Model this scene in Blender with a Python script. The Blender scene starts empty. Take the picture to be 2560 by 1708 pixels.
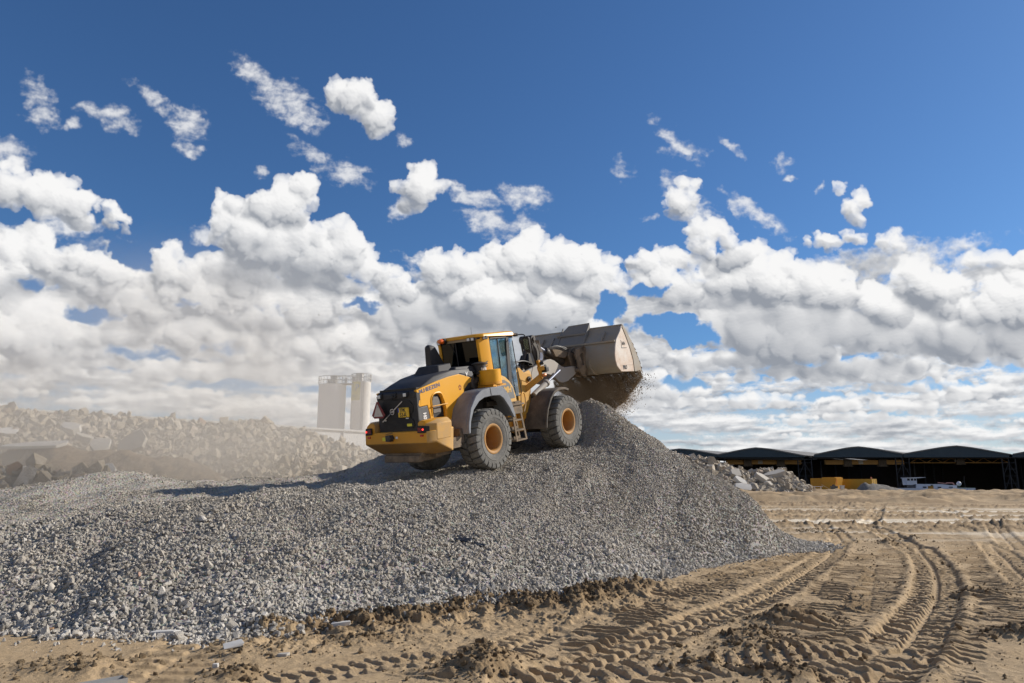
import bpy, bmesh, math, random
import numpy as np
from math import radians, sin, cos, tan, pi, atan, sqrt
from mathutils import Vector, Matrix, Euler

# ------------------------------------------------------------------ camera
sc = bpy.context.scene
COL = sc.collection
FPX, CX, CY, YH, CAMH = 1824.0, 1280.0, 854.0, 1208.0, 1.9
TH = atan((YH - CY) / FPX)
cd = bpy.data.cameras.new('camera')
cam = bpy.data.objects.new('camera', cd)
COL.objects.link(cam)
cam.location = (0, 0, CAMH)
cam.rotation_euler = (pi / 2 + TH, 0, 0)
cd.sensor_width = 36.0
cd.lens = FPX / 2560.0 * 36.0
cd.clip_start = 0.05
cd.clip_end = 20000
sc.camera = cam

# ------------------------------------------------------------------ light
SUN_AZ, SUN_EL = radians(70), radians(31)       # azimuth measured clockwise from +Y
sd = Vector((sin(SUN_AZ) * cos(SUN_EL), cos(SUN_AZ) * cos(SUN_EL), sin(SUN_EL)))
sl = bpy.data.lights.new('sun', 'SUN')
sun = bpy.data.objects.new('sun', sl)
COL.objects.link(sun)
sun.rotation_euler = sd.to_track_quat('Z', 'Y').to_euler()
sl.energy = 5.0
sl.angle = radians(0.5)
sl.color = (1.0, 0.93, 0.83)

vs = sc.view_settings
vs.view_transform = 'Standard'; vs.look = 'None'; vs.exposure = 0.12; vs.gamma = 1.0
vs.use_curve_mapping = False
cy = sc.cycles
cy.max_bounces = 6; cy.diffuse_bounces = 3; cy.glossy_bounces = 3; cy.transmission_bounces = 4
cy.transparent_max_bounces = 12; cy.volume_bounces = 1
cy.caustics_reflective = False; cy.caustics_refractive = False
cy.use_denoising = True
cy.volume_step_rate = 1.0; cy.volume_max_steps = 64
cy.sample_clamp_indirect = 4.0

RNG = np.random.default_rng(7)

# ------------------------------------------------------------------ noise in numpy
def perlin(x, y, seed=0):
    r = np.random.default_rng(seed)
    n = 256
    perm = r.permutation(n)
    ang = r.random(n) * 2 * pi
    gx, gy = np.cos(ang).astype(np.float32), np.sin(ang).astype(np.float32)
    xi, yi = np.floor(x).astype(np.int64), np.floor(y).astype(np.int64)
    xf, yf = (x - xi).astype(np.float32), (y - yi).astype(np.float32)
    u, v = xf * xf * xf * (xf * (xf * 6 - 15) + 10), yf * yf * yf * (yf * (yf * 6 - 15) + 10)
    def g(ix, iy, dx, dy):
        h = perm[(perm[ix & 255] + iy) & 255]
        return gx[h] * dx + gy[h] * dy
    a = g(xi, yi, xf, yf); b = g(xi + 1, yi, xf - 1, yf)
    c = g(xi, yi + 1, xf, yf - 1); d = g(xi + 1, yi + 1, xf - 1, yf - 1)
    return (a + u * (b - a)) + v * ((c + u * (d - c)) - (a + u * (b - a)))

def fbm(x, y, octs=5, seed=0, gain=.5, lac=2.03, billow=False):
    t = 0; a = 1.0; s = 0
    for o in range(octs):
        p = perlin(x, y, seed + o * 17)
        if billow: p = 1.0 - 2.2 * np.abs(p) - .45
        t = t + a * p; s += a; a *= gain
        x = x * lac + 11.3; y = y * lac - 7.1
    return t / s

def sstep(a, b, x):
    t = np.clip((x - a) / (b - a), 0, 1)
    return t * t * (3 - 2 * t)

# ------------------------------------------------------------------ sky: Nishita + a cloud field on the sky directions
# (azimuth, elevation) cloud field, computed here and looked up by direction
AZ0, AZ1, EL0, EL1 = -62.0, 62.0, -2.0, 62.0
CW, CH = 2480, 1280
CLOUDS = [  # centre, radii, tilt, weight  (in a 1824-px-per-radian tangent plane of the sky in front)
 (93,240,32,52,-35,.50),(108,292,42,26,10,.55),(278,296,72,26,22,.5),(182,304,20,15,0,.45),(392,255,75,20,38,.5),
 (463,307,48,42,10,.55),(468,374,34,18,10,.6),(645,195,80,30,42,.62),(713,247,86,46,32,.75),(762,298,56,30,10,.65),
 (878,232,70,60,0,1.1),(937,290,66,50,35,1.0),(1007,350,24,15,0,.5),(773,389,64,17,40,.5),(866,432,62,34,10,.7),
 (16,394,52,50,0,.8),(54,470,100,64,30,1.1),(170,508,130,62,10,1.1),(280,540,88,34,38,.9),(160,565,90,30,0,.8),(-80,430,120,100,0,1.1),
 (648,427,22,22,0,.7),(670,505,112,66,0,1.1),(755,494,64,60,0,.95),(654,580,165,92,0,1.2),(790,618,150,92,10,1.2),(871,672,98,66,10,1.15),
 (640,665,160,80,0,1.15),(506,585,30,24,0,.8),(109,640,190,72,12,1.1),(240,690,140,56,20,1.05),(54,592,66,26,0,.8),(436,672,90,62,0,.95),
 (517,726,200,72,8,1.05),(708,764,230,62,0,1.0),(354,742,180,62,15,1.0),(60,815,180,95,0,1.1),(463,822,190,58,12,1.0),(-120,660,160,120,0,1.1),
 (985,705,70,56,20,1.0),(1051,468,78,62,-10,1.0),(1006,522,34,26,-30,.7),(1171,487,80,24,20,.75),(1215,552,66,40,20,.8),
 (1313,493,66,34,10,.75),(1300,571,44,36,0,.6),(1160,672,135,66,-8,1.15),(1362,660,180,82,0,1.2),(1475,690,95,72,10,1.1),(1300,750,240,95,0,1.15),
 (1100,790,200,80,0,1.0),(820,760,120,60,0,.95),(1688,353,66,26,40,.5),(1700,375,55,18,0,.5),(1830,367,44,11,35,.6),(1982,454,15,10,0,.5),(2048,468,9,14,0,.4),(1628,544,24,10,-10,.5),
 (1955,408,22,18,-40,.3),(1555,420,16,30,-20,.25),(1712,500,70,46,50,.85),(1758,560,62,50,40,.8),(1890,536,95,24,35,.72),
 (2130,510,66,44,45,1.0),(2086,600,100,34,0,1.0),(2244,606,50,32,0,.85),(1800,608,104,56,32,1.1),(1625,655,66,42,0,1.0),
 (1716,690,170,68,0,1.15),(1906,690,170,72,10,1.2),(2070,716,125,58,30,1.15),(2185,762,115,52,30,1.1),(2195,664,52,34,0,.75),
 (2315,706,130,60,22,1.15),(2451,752,160,64,10,1.15),(2600,745,160,70,0,1.15),(1988,822,350,84,0,1.2),(2390,836,330,74,0,1.2),(1988,905,430,46,0,1.05),
 (1340,850,260,70,0,.95),(1620,872,120,34,10,.8),(850,850,240,60,0,.85),(1040,640,40,40,0,.5)]
GAPS = [(215,790,80,24,0,.6),(903,762,56,16,0,.75),(480,764,42,12,0,.5),(66,706,50,20,0,.6),(1522,768,50,48,0,1.5),(1694,822,120,44,10,1.5),
 (1618,731,66,20,-20,.9),(330,640,60,40,30,.9),(1030,610,60,30,0,1.2),(560,870,80,24,0,.5),(340,880,90,18,0,.45),(1970,1000,220,16,0,.3),(1700,960,90,22,0,.5),(2350,960,160,12,0,.3)]

GREYS = [(690,690,230,50,0,1.0),(640,610,70,40,0,.55),(1180,800,330,60,0,.9),(1370,700,110,40,0,.4),(2000,830,420,75,0,1.0),(2420,850,330,62,0,.9),(1990,915,460,34,0,.8),(1870,770,110,45,10,.6),(2330,780,110,36,10,.5),
 (60,720,160,34,0,.6),(200,575,120,26,20,.4),(330,745,150,26,10,.45),(640,810,160,30,0,.5),(1250,880,280,40,0,.6),(720,920,240,26,0,.5),(250,960,220,18,0,.4),(900,300,60,30,10,.35),(720,270,60,24,20,.3)]
def cloud_field():
    """clouds as heaps of puffs on the sky: returns opacity and brightness by azimuth and elevation"""
    az = np.radians(np.linspace(AZ0, AZ1, CW, dtype=np.float32))[None, :]
    el = np.radians(np.linspace(EL0, EL1, CH, dtype=np.float32))[:, None]
    dx = np.sin(az) * np.cos(el); dy = np.cos(az) * np.cos(el); dz = np.sin(el) + 0 * az
    c, s = cos(TH), sin(TH)
    d = np.maximum(dy * c + dz * s, .12); u = -dy * s + dz * c
    X = (CX + FPX * dx / d).astype(np.float32); Y = (CY - FPX * u / d).astype(np.float32)
    el_d = np.degrees(el) + 0 * az
    wx = fbm(X / 60, Y / 60, 6, 3, gain=.56) * 34; wy = fbm(X / 60, Y / 60, 6, 91, gain=.56) * 28
    sc_ = np.clip(el_d / 14, .22, 1).astype(np.float32)        # features shrink towards the horizon
    Xw, Yw = X + wx * sc_, Y + wy * sc_ * .8
    H = np.full(X.shape, -1e4, np.float32); TK = np.zeros_like(H); VV = np.zeros_like(H); SF = np.zeros_like(H)
    r = np.random.default_rng(2024)
    def cell(px, py):
        uu, vv = (px - CX) / FPX, (CY - py) / FPX
        w = (uu, c - vv * s, s + vv * c)
        return ((np.degrees(np.arctan2(w[0], w[1])) - AZ0) / (AZ1 - AZ0) * CW, (np.degrees(np.arctan2(w[2], np.hypot(w[0], w[1]))) - EL0) / (EL1 - EL0) * CH)
    pt = radians((AZ1 - AZ0) / CW) * FPX
    def puff(px, py, pz, R, sq, v, soft, dens=1.0):
        ci, cj = cell(px, py); m = R / pt * 1.15 + 26 * (.4 + .6 * min(1, R / 30)); 
        a0, a1, b0, b1 = int(max(ci - m, 0)), int(min(ci + m, CW)), int(max(cj - m, 0)), int(min(cj + m, CH))
        if a1 - a0 < 2 or b1 - b0 < 2: return
        w = (slice(b0, b1), slice(a0, a1))
        q = R * R - (Xw[w] - px) ** 2 - ((Yw[w] - py) / sq) ** 2
        k = q > 0
        if not k.any(): return
        h = np.sqrt(np.where(k, q, 0)); TK[w] += h * 2 * dens
        z = pz + h; k &= z > H[w]
        H[w] = np.where(k, z, H[w]); VV[w] = np.where(k, v, VV[w]); SF[w] = np.where(k, soft, SF[w])
    def cloud(cx, cy_, rx, ry, rot, w):
        a = radians(rot); ca, sa = cos(a), sin(a)
        soft = float(sstep(.95, .5, np.array(w))); z0 = (1000 - cy_) * .7
        n = int(max(5, min(26, 5 * rx / ry + rx / 12))); den = .55 if soft > .3 else 1.0
        for i in range(n):
            t = r.random() * 2 * pi; f = sqrt(r.random()) * .78
            p, q = rx * f * cos(t), ry * f * sin(t)
            R = ry * (.30 + .32 * r.random()) * (1.1 - .35 * f)
            if soft > .3: R *= .62
            px, py = cx + p * ca - q * sa, cy_ + p * sa + q * ca
            v = (py - cy_) / ry; pz = z0 + r.normal() * ry * .18 + (v * -.1 + (1 - f)) * ry * .45
            puff(px, py, pz, R, .92, v, soft, den)
            for k in range(7 if R > 9 else 3):
                t2 = r.random() * 2 * pi; e = .55 + .45 * r.random(); R2 = R * (.30 + .26 * r.random())
                if sin(t2) > .45 and v > .1: continue
                x2, y2 = px + R * e * cos(t2), py + R * e * sin(t2) * .92; z2 = pz + R * (1 - e) * .9 + R2 * .2
                puff(x2, y2, z2, R2, .95, (y2 - cy_) / ry, soft, den)
                if R2 > 7:
                    for k3 in range(3):
                        t3 = r.random() * 2 * pi; R3 = R2 * (.35 + .25 * r.random())
                        puff(x2 + R2 * .85 * cos(t3), y2 + R2 * .85 * sin(t3), z2 + R2 * .35, R3, 1, (y2 - cy_) / ry, soft, den)
    D2 = np.full(X.shape, -1.5, np.float32)
    def blob(b, X, Y):
        cx, cy_, rx, ry, rot, w = b
        a = radians(rot); ca, sa = cos(a), sin(a)
        p = (X - cx) * ca + (Y - cy_) * sa; q = -(X - cx) * sa + (Y - cy_) * ca
        return w * (1 - ((p / rx) ** 2 + (q / ry) ** 2))
    for b in CLOUDS:
        if b[5] >= .84: cloud(*b)
        if b[5] < .9:
            m = np.abs(Xw - b[0]) + np.abs(Yw - b[1]) < 3 * max(b[2], b[3]) + 120
            rr, cc = np.where(m.any(1))[0], np.where(m.any(0))[0]; w_ = (slice(rr[0], rr[-1] + 1), slice(cc[0], cc[-1] + 1))
            D2[w_] = np.maximum(D2[w_], blob(b, X[w_] + 1.5 * wx[w_], Y[w_] + 1.5 * wy[w_]))
    # the far bank: rows of flat-based clouds, smaller and tighter towards the horizon
    for i in range(430):
        e = 1.6 + 12.5 * r.random() ** .7; a_ = r.uniform(-60, 60)
        w_ = (cos(radians(e)) * sin(radians(a_)), cos(radians(e)) * cos(radians(a_)), sin(radians(e)))
        dd = w_[1] * c + w_[2] * s; px, py = CX + FPX * w_[0] / dd, CY - FPX * (-w_[1] * s + w_[2] * c) / dd
        k = (e / 13) ** .7; rx = (60 + 190 * r.random() ** 1.5) * k + 16; ry = rx * (.13 + .08 * r.random()) + 3
        n = int(5 + rx / 9)
        for j in range(n):
            f = r.uniform(-1, 1); R = ry * (.55 + .6 * r.random()) * (1 - .45 * f * f)
            y0 = py - R * .35 * r.random()
            puff(px + f * rx, y0, (1000 - py) * .7 - 40 + r.normal() * 3, R, .72, (y0 - py) / ry + .2, .12, .8)
    G = np.zeros_like(H)
    for b in GAPS: G = np.maximum(G, blob(b, X + 2.2 * wx, Y + 1.6 * wy))
    GR = np.zeros_like(H)
    for b in GREYS: GR = np.maximum(GR, np.clip(blob(b, X + 1.2 * wx, Y + wy), 0, 1))
    GR = sstep(0, .85, GR)
    fine = fbm(X / (26 * sc_) , Y / (22 * sc_), 6, 12, gain=.62)
    wisp = fbm((X + .5 * Y) / 60 + wx / 30, (Y - .2 * X) / 24 + wy / 30, 6, 14, gain=.6)
    G = np.clip(G * 1.5 + (fine * .8 + wisp * .7) * sstep(0, .5, G), 0, 1.5); TK = TK * np.exp(-4.0 * G)
    er = TK / (20 * sc_) + fine * 1.5 + wisp * .8 - .35
    alpha = (1 - np.exp(-np.clip(er, 0, 9) * .62)) * sstep(0, 14 * sc_, TK)
    wa = sstep(-.25, 1.0, D2 + wisp * 1.3 + fine * 1.0 - 1.5 * G) * .80          # thin torn clouds
    v_ = np.log(np.maximum(el_d, .1) + 3.2) * 9.5
    rows = fbm(X / 300 + 3.1, v_ * .75, 5, 41) * 1.9 + fbm(X / 70, v_ * 1.35, 6, 77, gain=.6) * 1.2
    deck = (.62 + rows) * (1 - .35 * sstep(11, 16, el_d)) - 2.0 * sstep(15.5, 18.5, el_d + 2 * fine) - 2.2 * np.clip(G, 0, 1)
    dk = sstep(.0, .75, deck + .6 * fine) * .97
    def blur(A, k):
        for ax in (0, 1):
            A = sum(np.roll(A, o, ax) for o in range(-k, k + 1)) / (2 * k + 1)
        return A
    Hm = np.where(H < -9e3, np.nan, H); base = np.nanmin(Hm) if np.isfinite(Hm).any() else 0
    Hf = np.where(H < -9e3, base, H)
    Hs = blur(blur(Hf, 3), 2) * .80 + Hf * .20 + (fine * 10 + fbm(X / (9 * sc_), Y / (8 * sc_), 3, 19) * 3) * sc_
    gx = np.clip((np.roll(Hs, -1, 1) - np.roll(Hs, 1, 1)) / (2 * pt), -2.2, 2.2); gy = np.clip((np.roll(Hs, -1, 0) - np.roll(Hs, 1, 0)) / (2 * pt), -2.2, 2.2)
    nz = 1 / np.sqrt(1 + gx * gx + gy * gy)
    lam = (-gx * .50 - gy * .78 + .34) * nz
    lam = np.clip(lam * .5 + .5, 0, 1)
    Hb = blur(blur(Hf, 6), 6); gx = np.clip((np.roll(Hb, -4, 1) - np.roll(Hb, 4, 1)) / (8 * pt), -1.5, 1.5); gy = np.clip((np.roll(Hb, -4, 0) - np.roll(Hb, 4, 0)) / (8 * pt), -1.5, 1.5)
    lamb = np.clip(((-gx * .5 - gy * .8 + .3) / np.sqrt(1 + gx * gx + gy * gy)) * .5 + .5, 0, 1)
    occ = np.zeros_like(H)
    for st in (4, 9, 16, 26, 40):
        sh_ = np.roll(np.roll(Hf, -int(.84 * st), 0), -int(.54 * st), 1)
        occ = np.maximum(occ, sstep(0, .9, (sh_ - Hf - st * pt * .45) / (st * pt)) * (1 - st / 60))
    under = sstep(-.35, 1.0, VV)
    thin = np.exp(-TK / 55)
    B = .33 + .26 * lam + .42 * lamb - .20 * occ - .28 * under + .16 * thin + .04 * fine
    B = blur(B, 1) * .6 + B * .4
    B = (B * (1 - .35 * GR) + blur(B, 5) * .35 * GR) * (1 - .40 * GR)
    low = sstep(9, 3, el_d); B = B * (1 - .35 * low) + .35 * low * .62
    B = np.clip(.50 + (B - .47) * 1.38 + .07 * sstep(1300, 2400, X), .03, 1)
    # thin clouds and the deck lie behind the puffs
    gd = np.clip((np.roll(deck, -3, 0) - np.roll(deck, 3, 0)) * -1.0, -.4, .4)
    Bd = np.clip(.62 + .9 * fbm(X / 230, v_ * 1.0, 4, 55) + .5 * fbm(X / 60, v_ * 1.5, 4, 57) + .7 * gd, .12, 1) * (1 - .42 * GR)
    Bw = np.clip(.62 + .35 * wa + .3 * fine, 0, 1)
    bb = dk + (1 - dk) * wa; Bb = (Bd * dk + Bw * (1 - dk) * wa) / np.maximum(bb, 1e-3)
    a3 = alpha + (1 - alpha) * bb; B = (B * alpha + Bb * (1 - alpha) * bb) / np.maximum(a3, 1e-3); alpha = a3
    # pale air low down
    air = sstep(10, .5, el_d) * .62
    B = np.where(alpha > .02, B, .7); alpha2 = alpha + (1 - alpha) * air
    B = (B * alpha + .60 * (1 - alpha) * air) / np.maximum(alpha2, 1e-3)
    alpha2 = np.where(el_d < 0, np.maximum(alpha2, .9), alpha2)
    alpha2 *= 1 - sstep(54, 60, el_d)
    return alpha2, np.where(el_d < .3, .55, B)

def make_world():
    w = bpy.data.worlds.new('World'); sc.world = w; w.use_nodes = True
    nt = w.node_tree; N, L = nt.nodes, nt.links; N.clear()
    def nd(t, **k):
        n = N.new(t)
        for a, b in k.items(): setattr(n, a, b)
        return n
    def mth(op, a, b=None, c=None):
        n = nd('ShaderNodeMath', operation=op)
        for i, q in enumerate((a, b, c)):
            if q is None: continue
            if isinstance(q, (int, float)): n.inputs[i].default_value = q
            else: L.new(q, n.inputs[i])
        return n.outputs[0]
    A, B = cloud_field()
    img = bpy.data.images.new('cloud_field', CW, CH, float_buffer=True, is_data=True)
    px = np.ones((CH, CW, 4), np.float32); px[..., 0] = A; px[..., 1] = B; px[..., 2] = 0
    img.pixels.foreach_set(px.ravel()); img.pack()
    tc = nd('ShaderNodeTexCoord')
    sep = nd('ShaderNodeSeparateXYZ'); L.new(tc.outputs['Generated'], sep.inputs[0])
    az = mth('ARCTAN2', sep.outputs[0], sep.outputs[1])
    el = mth('ARCSINE', sep.outputs[2])
    u = mth('MULTIPLY_ADD', az, 180 / pi / (AZ1 - AZ0), -AZ0 / (AZ1 - AZ0))
    v = mth('MULTIPLY_ADD', el, 180 / pi / (EL1 - EL0), -EL0 / (EL1 - EL0))
    v = mth('MINIMUM', mth('MAXIMUM', v, .002), .998)
    cb = nd('ShaderNodeCombineXYZ'); L.new(u, cb.inputs[0]); L.new(v, cb.inputs[1])
    im = nd('ShaderNodeTexImage', image=img, extension='MIRROR', interpolation='Cubic')
    L.new(cb.outputs[0], im.inputs[0])
    sp = nd('ShaderNodeSeparateColor'); L.new(im.outputs[0], sp.inputs[0])
    sky = nd('ShaderNodeTexSky', sky_type='NISHITA', sun_disc=False, sun_elevation=SUN_EL, sun_rotation=SUN_AZ,
             altitude=0, air_density=1.0, dust_density=.35, ozone_density=3.0)
    hs = nd('ShaderNodeMix', data_type='RGBA', blend_type='MULTIPLY'); hs.inputs[0].default_value = 1
    L.new(sky.outputs[0], hs.inputs[6]); hs.inputs[7].default_value = (0.45, .68, .92, 1)
    ramp = nd('ShaderNodeMix', data_type='RGBA'); L.new(sp.outputs[1], ramp.inputs[0])
    ramp.inputs[6].default_value = (2.6, 2.85, 3.3, 1); ramp.inputs[7].default_value = (8.7, 8.65, 8.6, 1)
    mx = nd('ShaderNodeMix', data_type='RGBA'); L.new(sp.outputs[0], mx.inputs[0])
    L.new(hs.outputs[2], mx.inputs[6]); L.new(ramp.outputs[2], mx.inputs[7])
    bg = nd('ShaderNodeBackground'); L.new(mx.outputs[2], bg.inputs[0]); bg.inputs[1].default_value = .10
    out = nd('ShaderNodeOutputWorld'); L.new(bg.outputs[0], out.inputs[0])
    w.cycles.sampling_method = 'MANUAL'; w.cycles.sample_map_resolution = 512
make_world()

# ------------------------------------------------------------------ helpers
def tag(o, label=None, cat=None, group=None, kind=None):
    if label: o['label'] = label
    if cat: o['category'] = cat
    if group: o['group'] = group
    if kind: o['kind'] = kind
    return o

def ray(px, py):
    c, s = cos(TH), sin(TH)
    u, v = (px - CX) / FPX, (CY - py) / FPX
    return np.array([u, c - v * s, s + v * c])

def P(px, py, D):
    """world point seen at photo pixel (px,py) and D metres in front of the camera"""
    d = ray(px, py); d = d * (D / d[1])
    return np.array([d[0], d[1], d[2] + CAMH])

def G(px, py, z=0.0):
    d = ray(px, py); t = (z - CAMH) / d[2]
    return np.array([d[0] * t, d[1] * t, z])

def mesh_np(name, V, F, mats=(), parent=None, smooth=False, attrs=None, link=True):
    V = np.asarray(V, np.float32); F = np.asarray(F, np.int32)
    me = bpy.data.meshes.new(name)
    me.vertices.add(len(V)); me.vertices.foreach_set('co', V.ravel())
    k = F.shape[1] if len(F) else 4
    if len(F):
        me.loops.add(F.size); me.loops.foreach_set('vertex_index', F.ravel())
        me.polygons.add(len(F)); me.polygons.foreach_set('loop_start', np.arange(0, F.size, k, dtype=np.int32))
        me.polygons.foreach_set('use_smooth', np.full(len(F), smooth))
    me.update(calc_edges=True)
    for m in mats: me.materials.append(m)
    for n, (t, a) in (attrs or {}).items():
        at = me.attributes.new(n, t, 'POINT')
        at.data.foreach_set('vector' if t == 'FLOAT_VECTOR' else 'value', np.asarray(a, np.int32 if t == 'INT' else np.float32).ravel())
    o = bpy.data.objects.new(name, me)
    if link: COL.objects.link(o)
    if parent: o.parent = parent
    return o

def grid_faces(ny, nx, mask=None):
    i = np.arange(ny * nx).reshape(ny, nx)
    f = np.stack([i[:-1, :-1], i[:-1, 1:], i[1:, 1:], i[1:, :-1]], -1).reshape(-1, 4)
    if mask is not None: f = f[mask.ravel()]
    return f

class Mat:
    """small node-material builder"""
    def __init__(s, name):
        s.m = bpy.data.materials.new(name); s.m.use_nodes = True
        s.t = s.m.node_tree; s.t.nodes.clear()
        s.out = s.t.nodes.new('ShaderNodeOutputMaterial')
    def n(s, t, ins=None, **k):
        q = s.t.nodes.new(t)
        for a, b in k.items(): setattr(q, a, b)
        for a, b in (ins or {}).items():
            if isinstance(b, bpy.types.NodeSocket): s.t.links.new(b, q.inputs[a])
            else: q.inputs[a].default_value = b
        return q
    def tex(s): return s.n('ShaderNodeTexCoord').outputs['Object']
    def geo(s): return s.n('ShaderNodeNewGeometry').outputs['Position']
    def noise(s, scale, detail=6, rough=.6, vec=None, sc=None):
        if vec is None: vec = s.tex()
        if sc: vec = s.n('ShaderNodeVectorMath', {0: vec, 1: sc}, operation='MULTIPLY').outputs[0]
        return s.n('ShaderNodeTexNoise', {'Vector': vec, 'Scale': scale, 'Detail': detail, 'Roughness': rough}).outputs[0]
    def voro(s, scale, vec=None, feature='F1', out=0, rnd=1.0):
        if vec is None: vec = s.tex()
        return s.n('ShaderNodeTexVoronoi', {'Vector': vec, 'Scale': scale, 'Randomness': rnd}, feature=feature).outputs[out]
    def ramp(s, f, stops):
        r = s.n('ShaderNodeValToRGB', {0: f}); e = r.color_ramp.elements
        while len(e) < len(stops): e.new(.5)
        for q, (p, c) in zip(e, stops):
            q.position = p; q.color = (c, c, c, 1) if isinstance(c, (int, float)) else (*c, 1)
        return r.outputs[0]
    def mix(s, f, a, b, mode='MIX'):
        q = s.n('ShaderNodeMix', data_type='RGBA', blend_type=mode)
        for i, v in ((0, f), (6, a), (7, b)):
            if isinstance(v, bpy.types.NodeSocket): s.t.links.new(v, q.inputs[i])
            elif i and not isinstance(v, (int, float)): q.inputs[i].default_value = (*v, 1)
            elif i: q.inputs[i].default_value = (v, v, v, 1)
            else: q.inputs[i].default_value = v
        return q.outputs[2]
    def math(s, op, a, b=0.0, c=0.0):
        return s.n('ShaderNodeMath', {0: a, 1: b, 2: c}, operation=op).outputs[0]
    def attr(s, name, typ='GEOMETRY', out=2):
        return s.n('ShaderNodeAttribute', attribute_name=name, attribute_type=typ).outputs[out]
    def bump(s, h, strength=.5, dist=.02, nrm=None):
        k = {'Height': h, 'Strength': strength, 'Distance': dist}
        if nrm is not None: k['Normal'] = nrm
        return s.n('ShaderNodeBump', k).outputs[0]
    def bsdf(s, color, rough=.8, metal=0.0, nrm=None, spec=.5, coat=0, **ex):
        k = {'Base Color': color if isinstance(color, bpy.types.NodeSocket) else (*color, 1), 'Roughness': rough, 'Metallic': metal,
             'Specular IOR Level': spec, 'Coat Weight': coat}
        if nrm is not None: k['Normal'] = nrm
        k.update(ex)
        b = s.n('ShaderNodeBsdfPrincipled', k)
        s.t.links.new(b.outputs[0], s.out.inputs[0])
        return s.m

# ------------------------------------------------------------------ natural materials
def mat_sand():
    m = Mat('sand'); p = m.geo()
    damp = m.attr('damp'); pale = m.attr('pale')
    n1 = m.noise(.45, 5, .6, p); n2 = m.noise(6, 6, .7, p); n3 = m.noise(60, 4, .8, p)
    dry = m.mix(m.ramp(n2, [(.3, 0.), (.7, 1.)]), (.40, .29, .165), (.51, .38, .235))
    dry = m.mix(m.math('MULTIPLY', m.ramp(n1, [(.35, 0.), (.65, 1.)]), .45), dry, (.40, .28, .155))
    wet = m.mix(n2, (.20, .135, .072), (.33, .235, .135))
    c = m.mix(damp, dry, wet)
    c = m.mix(pale, c, (.74, .66, .52))
    c = m.mix(m.ramp(n3, [(.34, .35), (.5, 0.)]), c, (.2, .15, .1))
    h = m.math('ADD', m.math('MULTIPLY', n3, .5), m.math('MULTIPLY', m.noise(22, 6, .75, p), 1.0))
    return m.bsdf(c, .95, nrm=m.bump(h, .8, .02), spec=.15)

def mat_heap():
    m = Mat('gravel_fines'); p = m.geo()
    v = m.voro(26, p, out=0); vc = m.voro(26, p, out=1); n = m.noise(3, 6, .7, p); f = m.noise(90, 4, .8, p)
    warm = m.attr('warm')
    c = m.mix(m.ramp(n, [(.3, 0.), (.7, 1.)]), (.30, .288, .265), (.41, .39, .36))
    c = m.mix(warm, c, (.44, .40, .335))
    c = m.mix(.25, c, vc, 'SOFT_LIGHT')
    c = m.mix(m.ramp(f, [(.35, .5), (.55, 0.)]), c, (.12, .115, .11))
    h = m.math('ADD', m.math('MULTIPLY', v, -1.0), m.math('MULTIPLY', f, .5))
    return m.bsdf(c, .95, nrm=m.bump(h, .9, .03), spec=.2)

def mat_stone():
    m = Mat('crushed_stone')
    rnd = m.attr('tint', 'INSTANCER'); warm = m.attr('warm', 'INSTANCER')
    t = m.tex(); n = m.noise(2.2, 5, .7, t)
    cold = m.ramp(rnd, [(0., (.19, .18, .165)), (.15, (.29, .277, .255)), (.5, (.45, .432, .40)), (.85, (.62, .60, .565)), (1., (.74, .73, .71))])
    wrm = m.ramp(rnd, [(0., (.25, .225, .19)), (.2, (.40, .365, .315)), (.6, (.54, .50, .435)), (.9, (.66, .62, .54)), (.97, (.70, .67, .6)), (1., (.42, .20, .12))])
    c = m.mix(1.0, m.mix(warm, cold, wrm), (1.05, 1.0, .92), 'MULTIPLY')
    c = m.mix(m.ramp(n, [(.35, .3), (.6, 0.)]), c, (.24, .225, .21))
    return m.bsdf(c, .9, nrm=m.bump(m.noise(7, 5, .7, t), .5, .2), spec=.25)

def mat_rubble(dusty):
    m = Mat('concrete_rubble')
    rnd = m.attr('tint', 'INSTANCER'); t = m.tex(); n = m.noise(1.8, 6, .7, t)
    a = m.ramp(rnd, [(0., (.25, .225, .185)), (.3, (.39, .355, .30)), (.75, (.52, .48, .42)), (.93, (.74, .72, .68)), (1., (.36, .22, .14))])
    c = m.mix(m.ramp(n, [(.35, .6), (.6, 0.)]), a, (.33, .27, .2) if dusty else (.24, .22, .2))
    c = m.mix(1.0, c, (1.06, 1.0, .89) if dusty else (1.0, .93, .82), 'MULTIPLY')
    return m.bsdf(c, .92, nrm=m.bump(m.noise(5, 6, .7, t), .6, .2), spec=.2)

def mat_soil(name, a, b, sc_=3):
    m = Mat(name); p = m.geo()
    n = m.noise(sc_, 7, .75, p)
    c = m.mix(m.ramp(n, [(.3, 0.), (.7, 1.)]), a, b)
    return m.bsdf(c, .95, nrm=m.bump(m.noise(sc_ * 3, 8, .8, p), 1.0, .15), spec=.15)

M_SAND, M_HEAP, M_STONE = mat_sand(), mat_heap(), mat_stone()

# ------------------------------------------------------------------ where the loader stands (also shapes the heap under it)
def rot3(yaw, pitch, roll):
    a, b, c = yaw, pitch, roll
    Rz = np.array([[cos(a), -sin(a), 0], [sin(a), cos(a), 0], [0, 0, 1]])
    Ry = np.array([[cos(b), 0, -sin(b)], [0, 1, 0], [sin(b), 0, cos(b)]])
    Rx = np.array([[1, 0, 0], [0, cos(c), -sin(c)], [0, sin(c), cos(c)]])
    return Rz @ Ry @ Rx
LR = rot3(radians(54.2581), radians(10.65931), radians(.32814))
LT = np.array([-1.35478486, 18.77580268, 2.24119921])
def LW(x, y, z): return LR @ np.array([x, y, z], float) + LT

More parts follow.
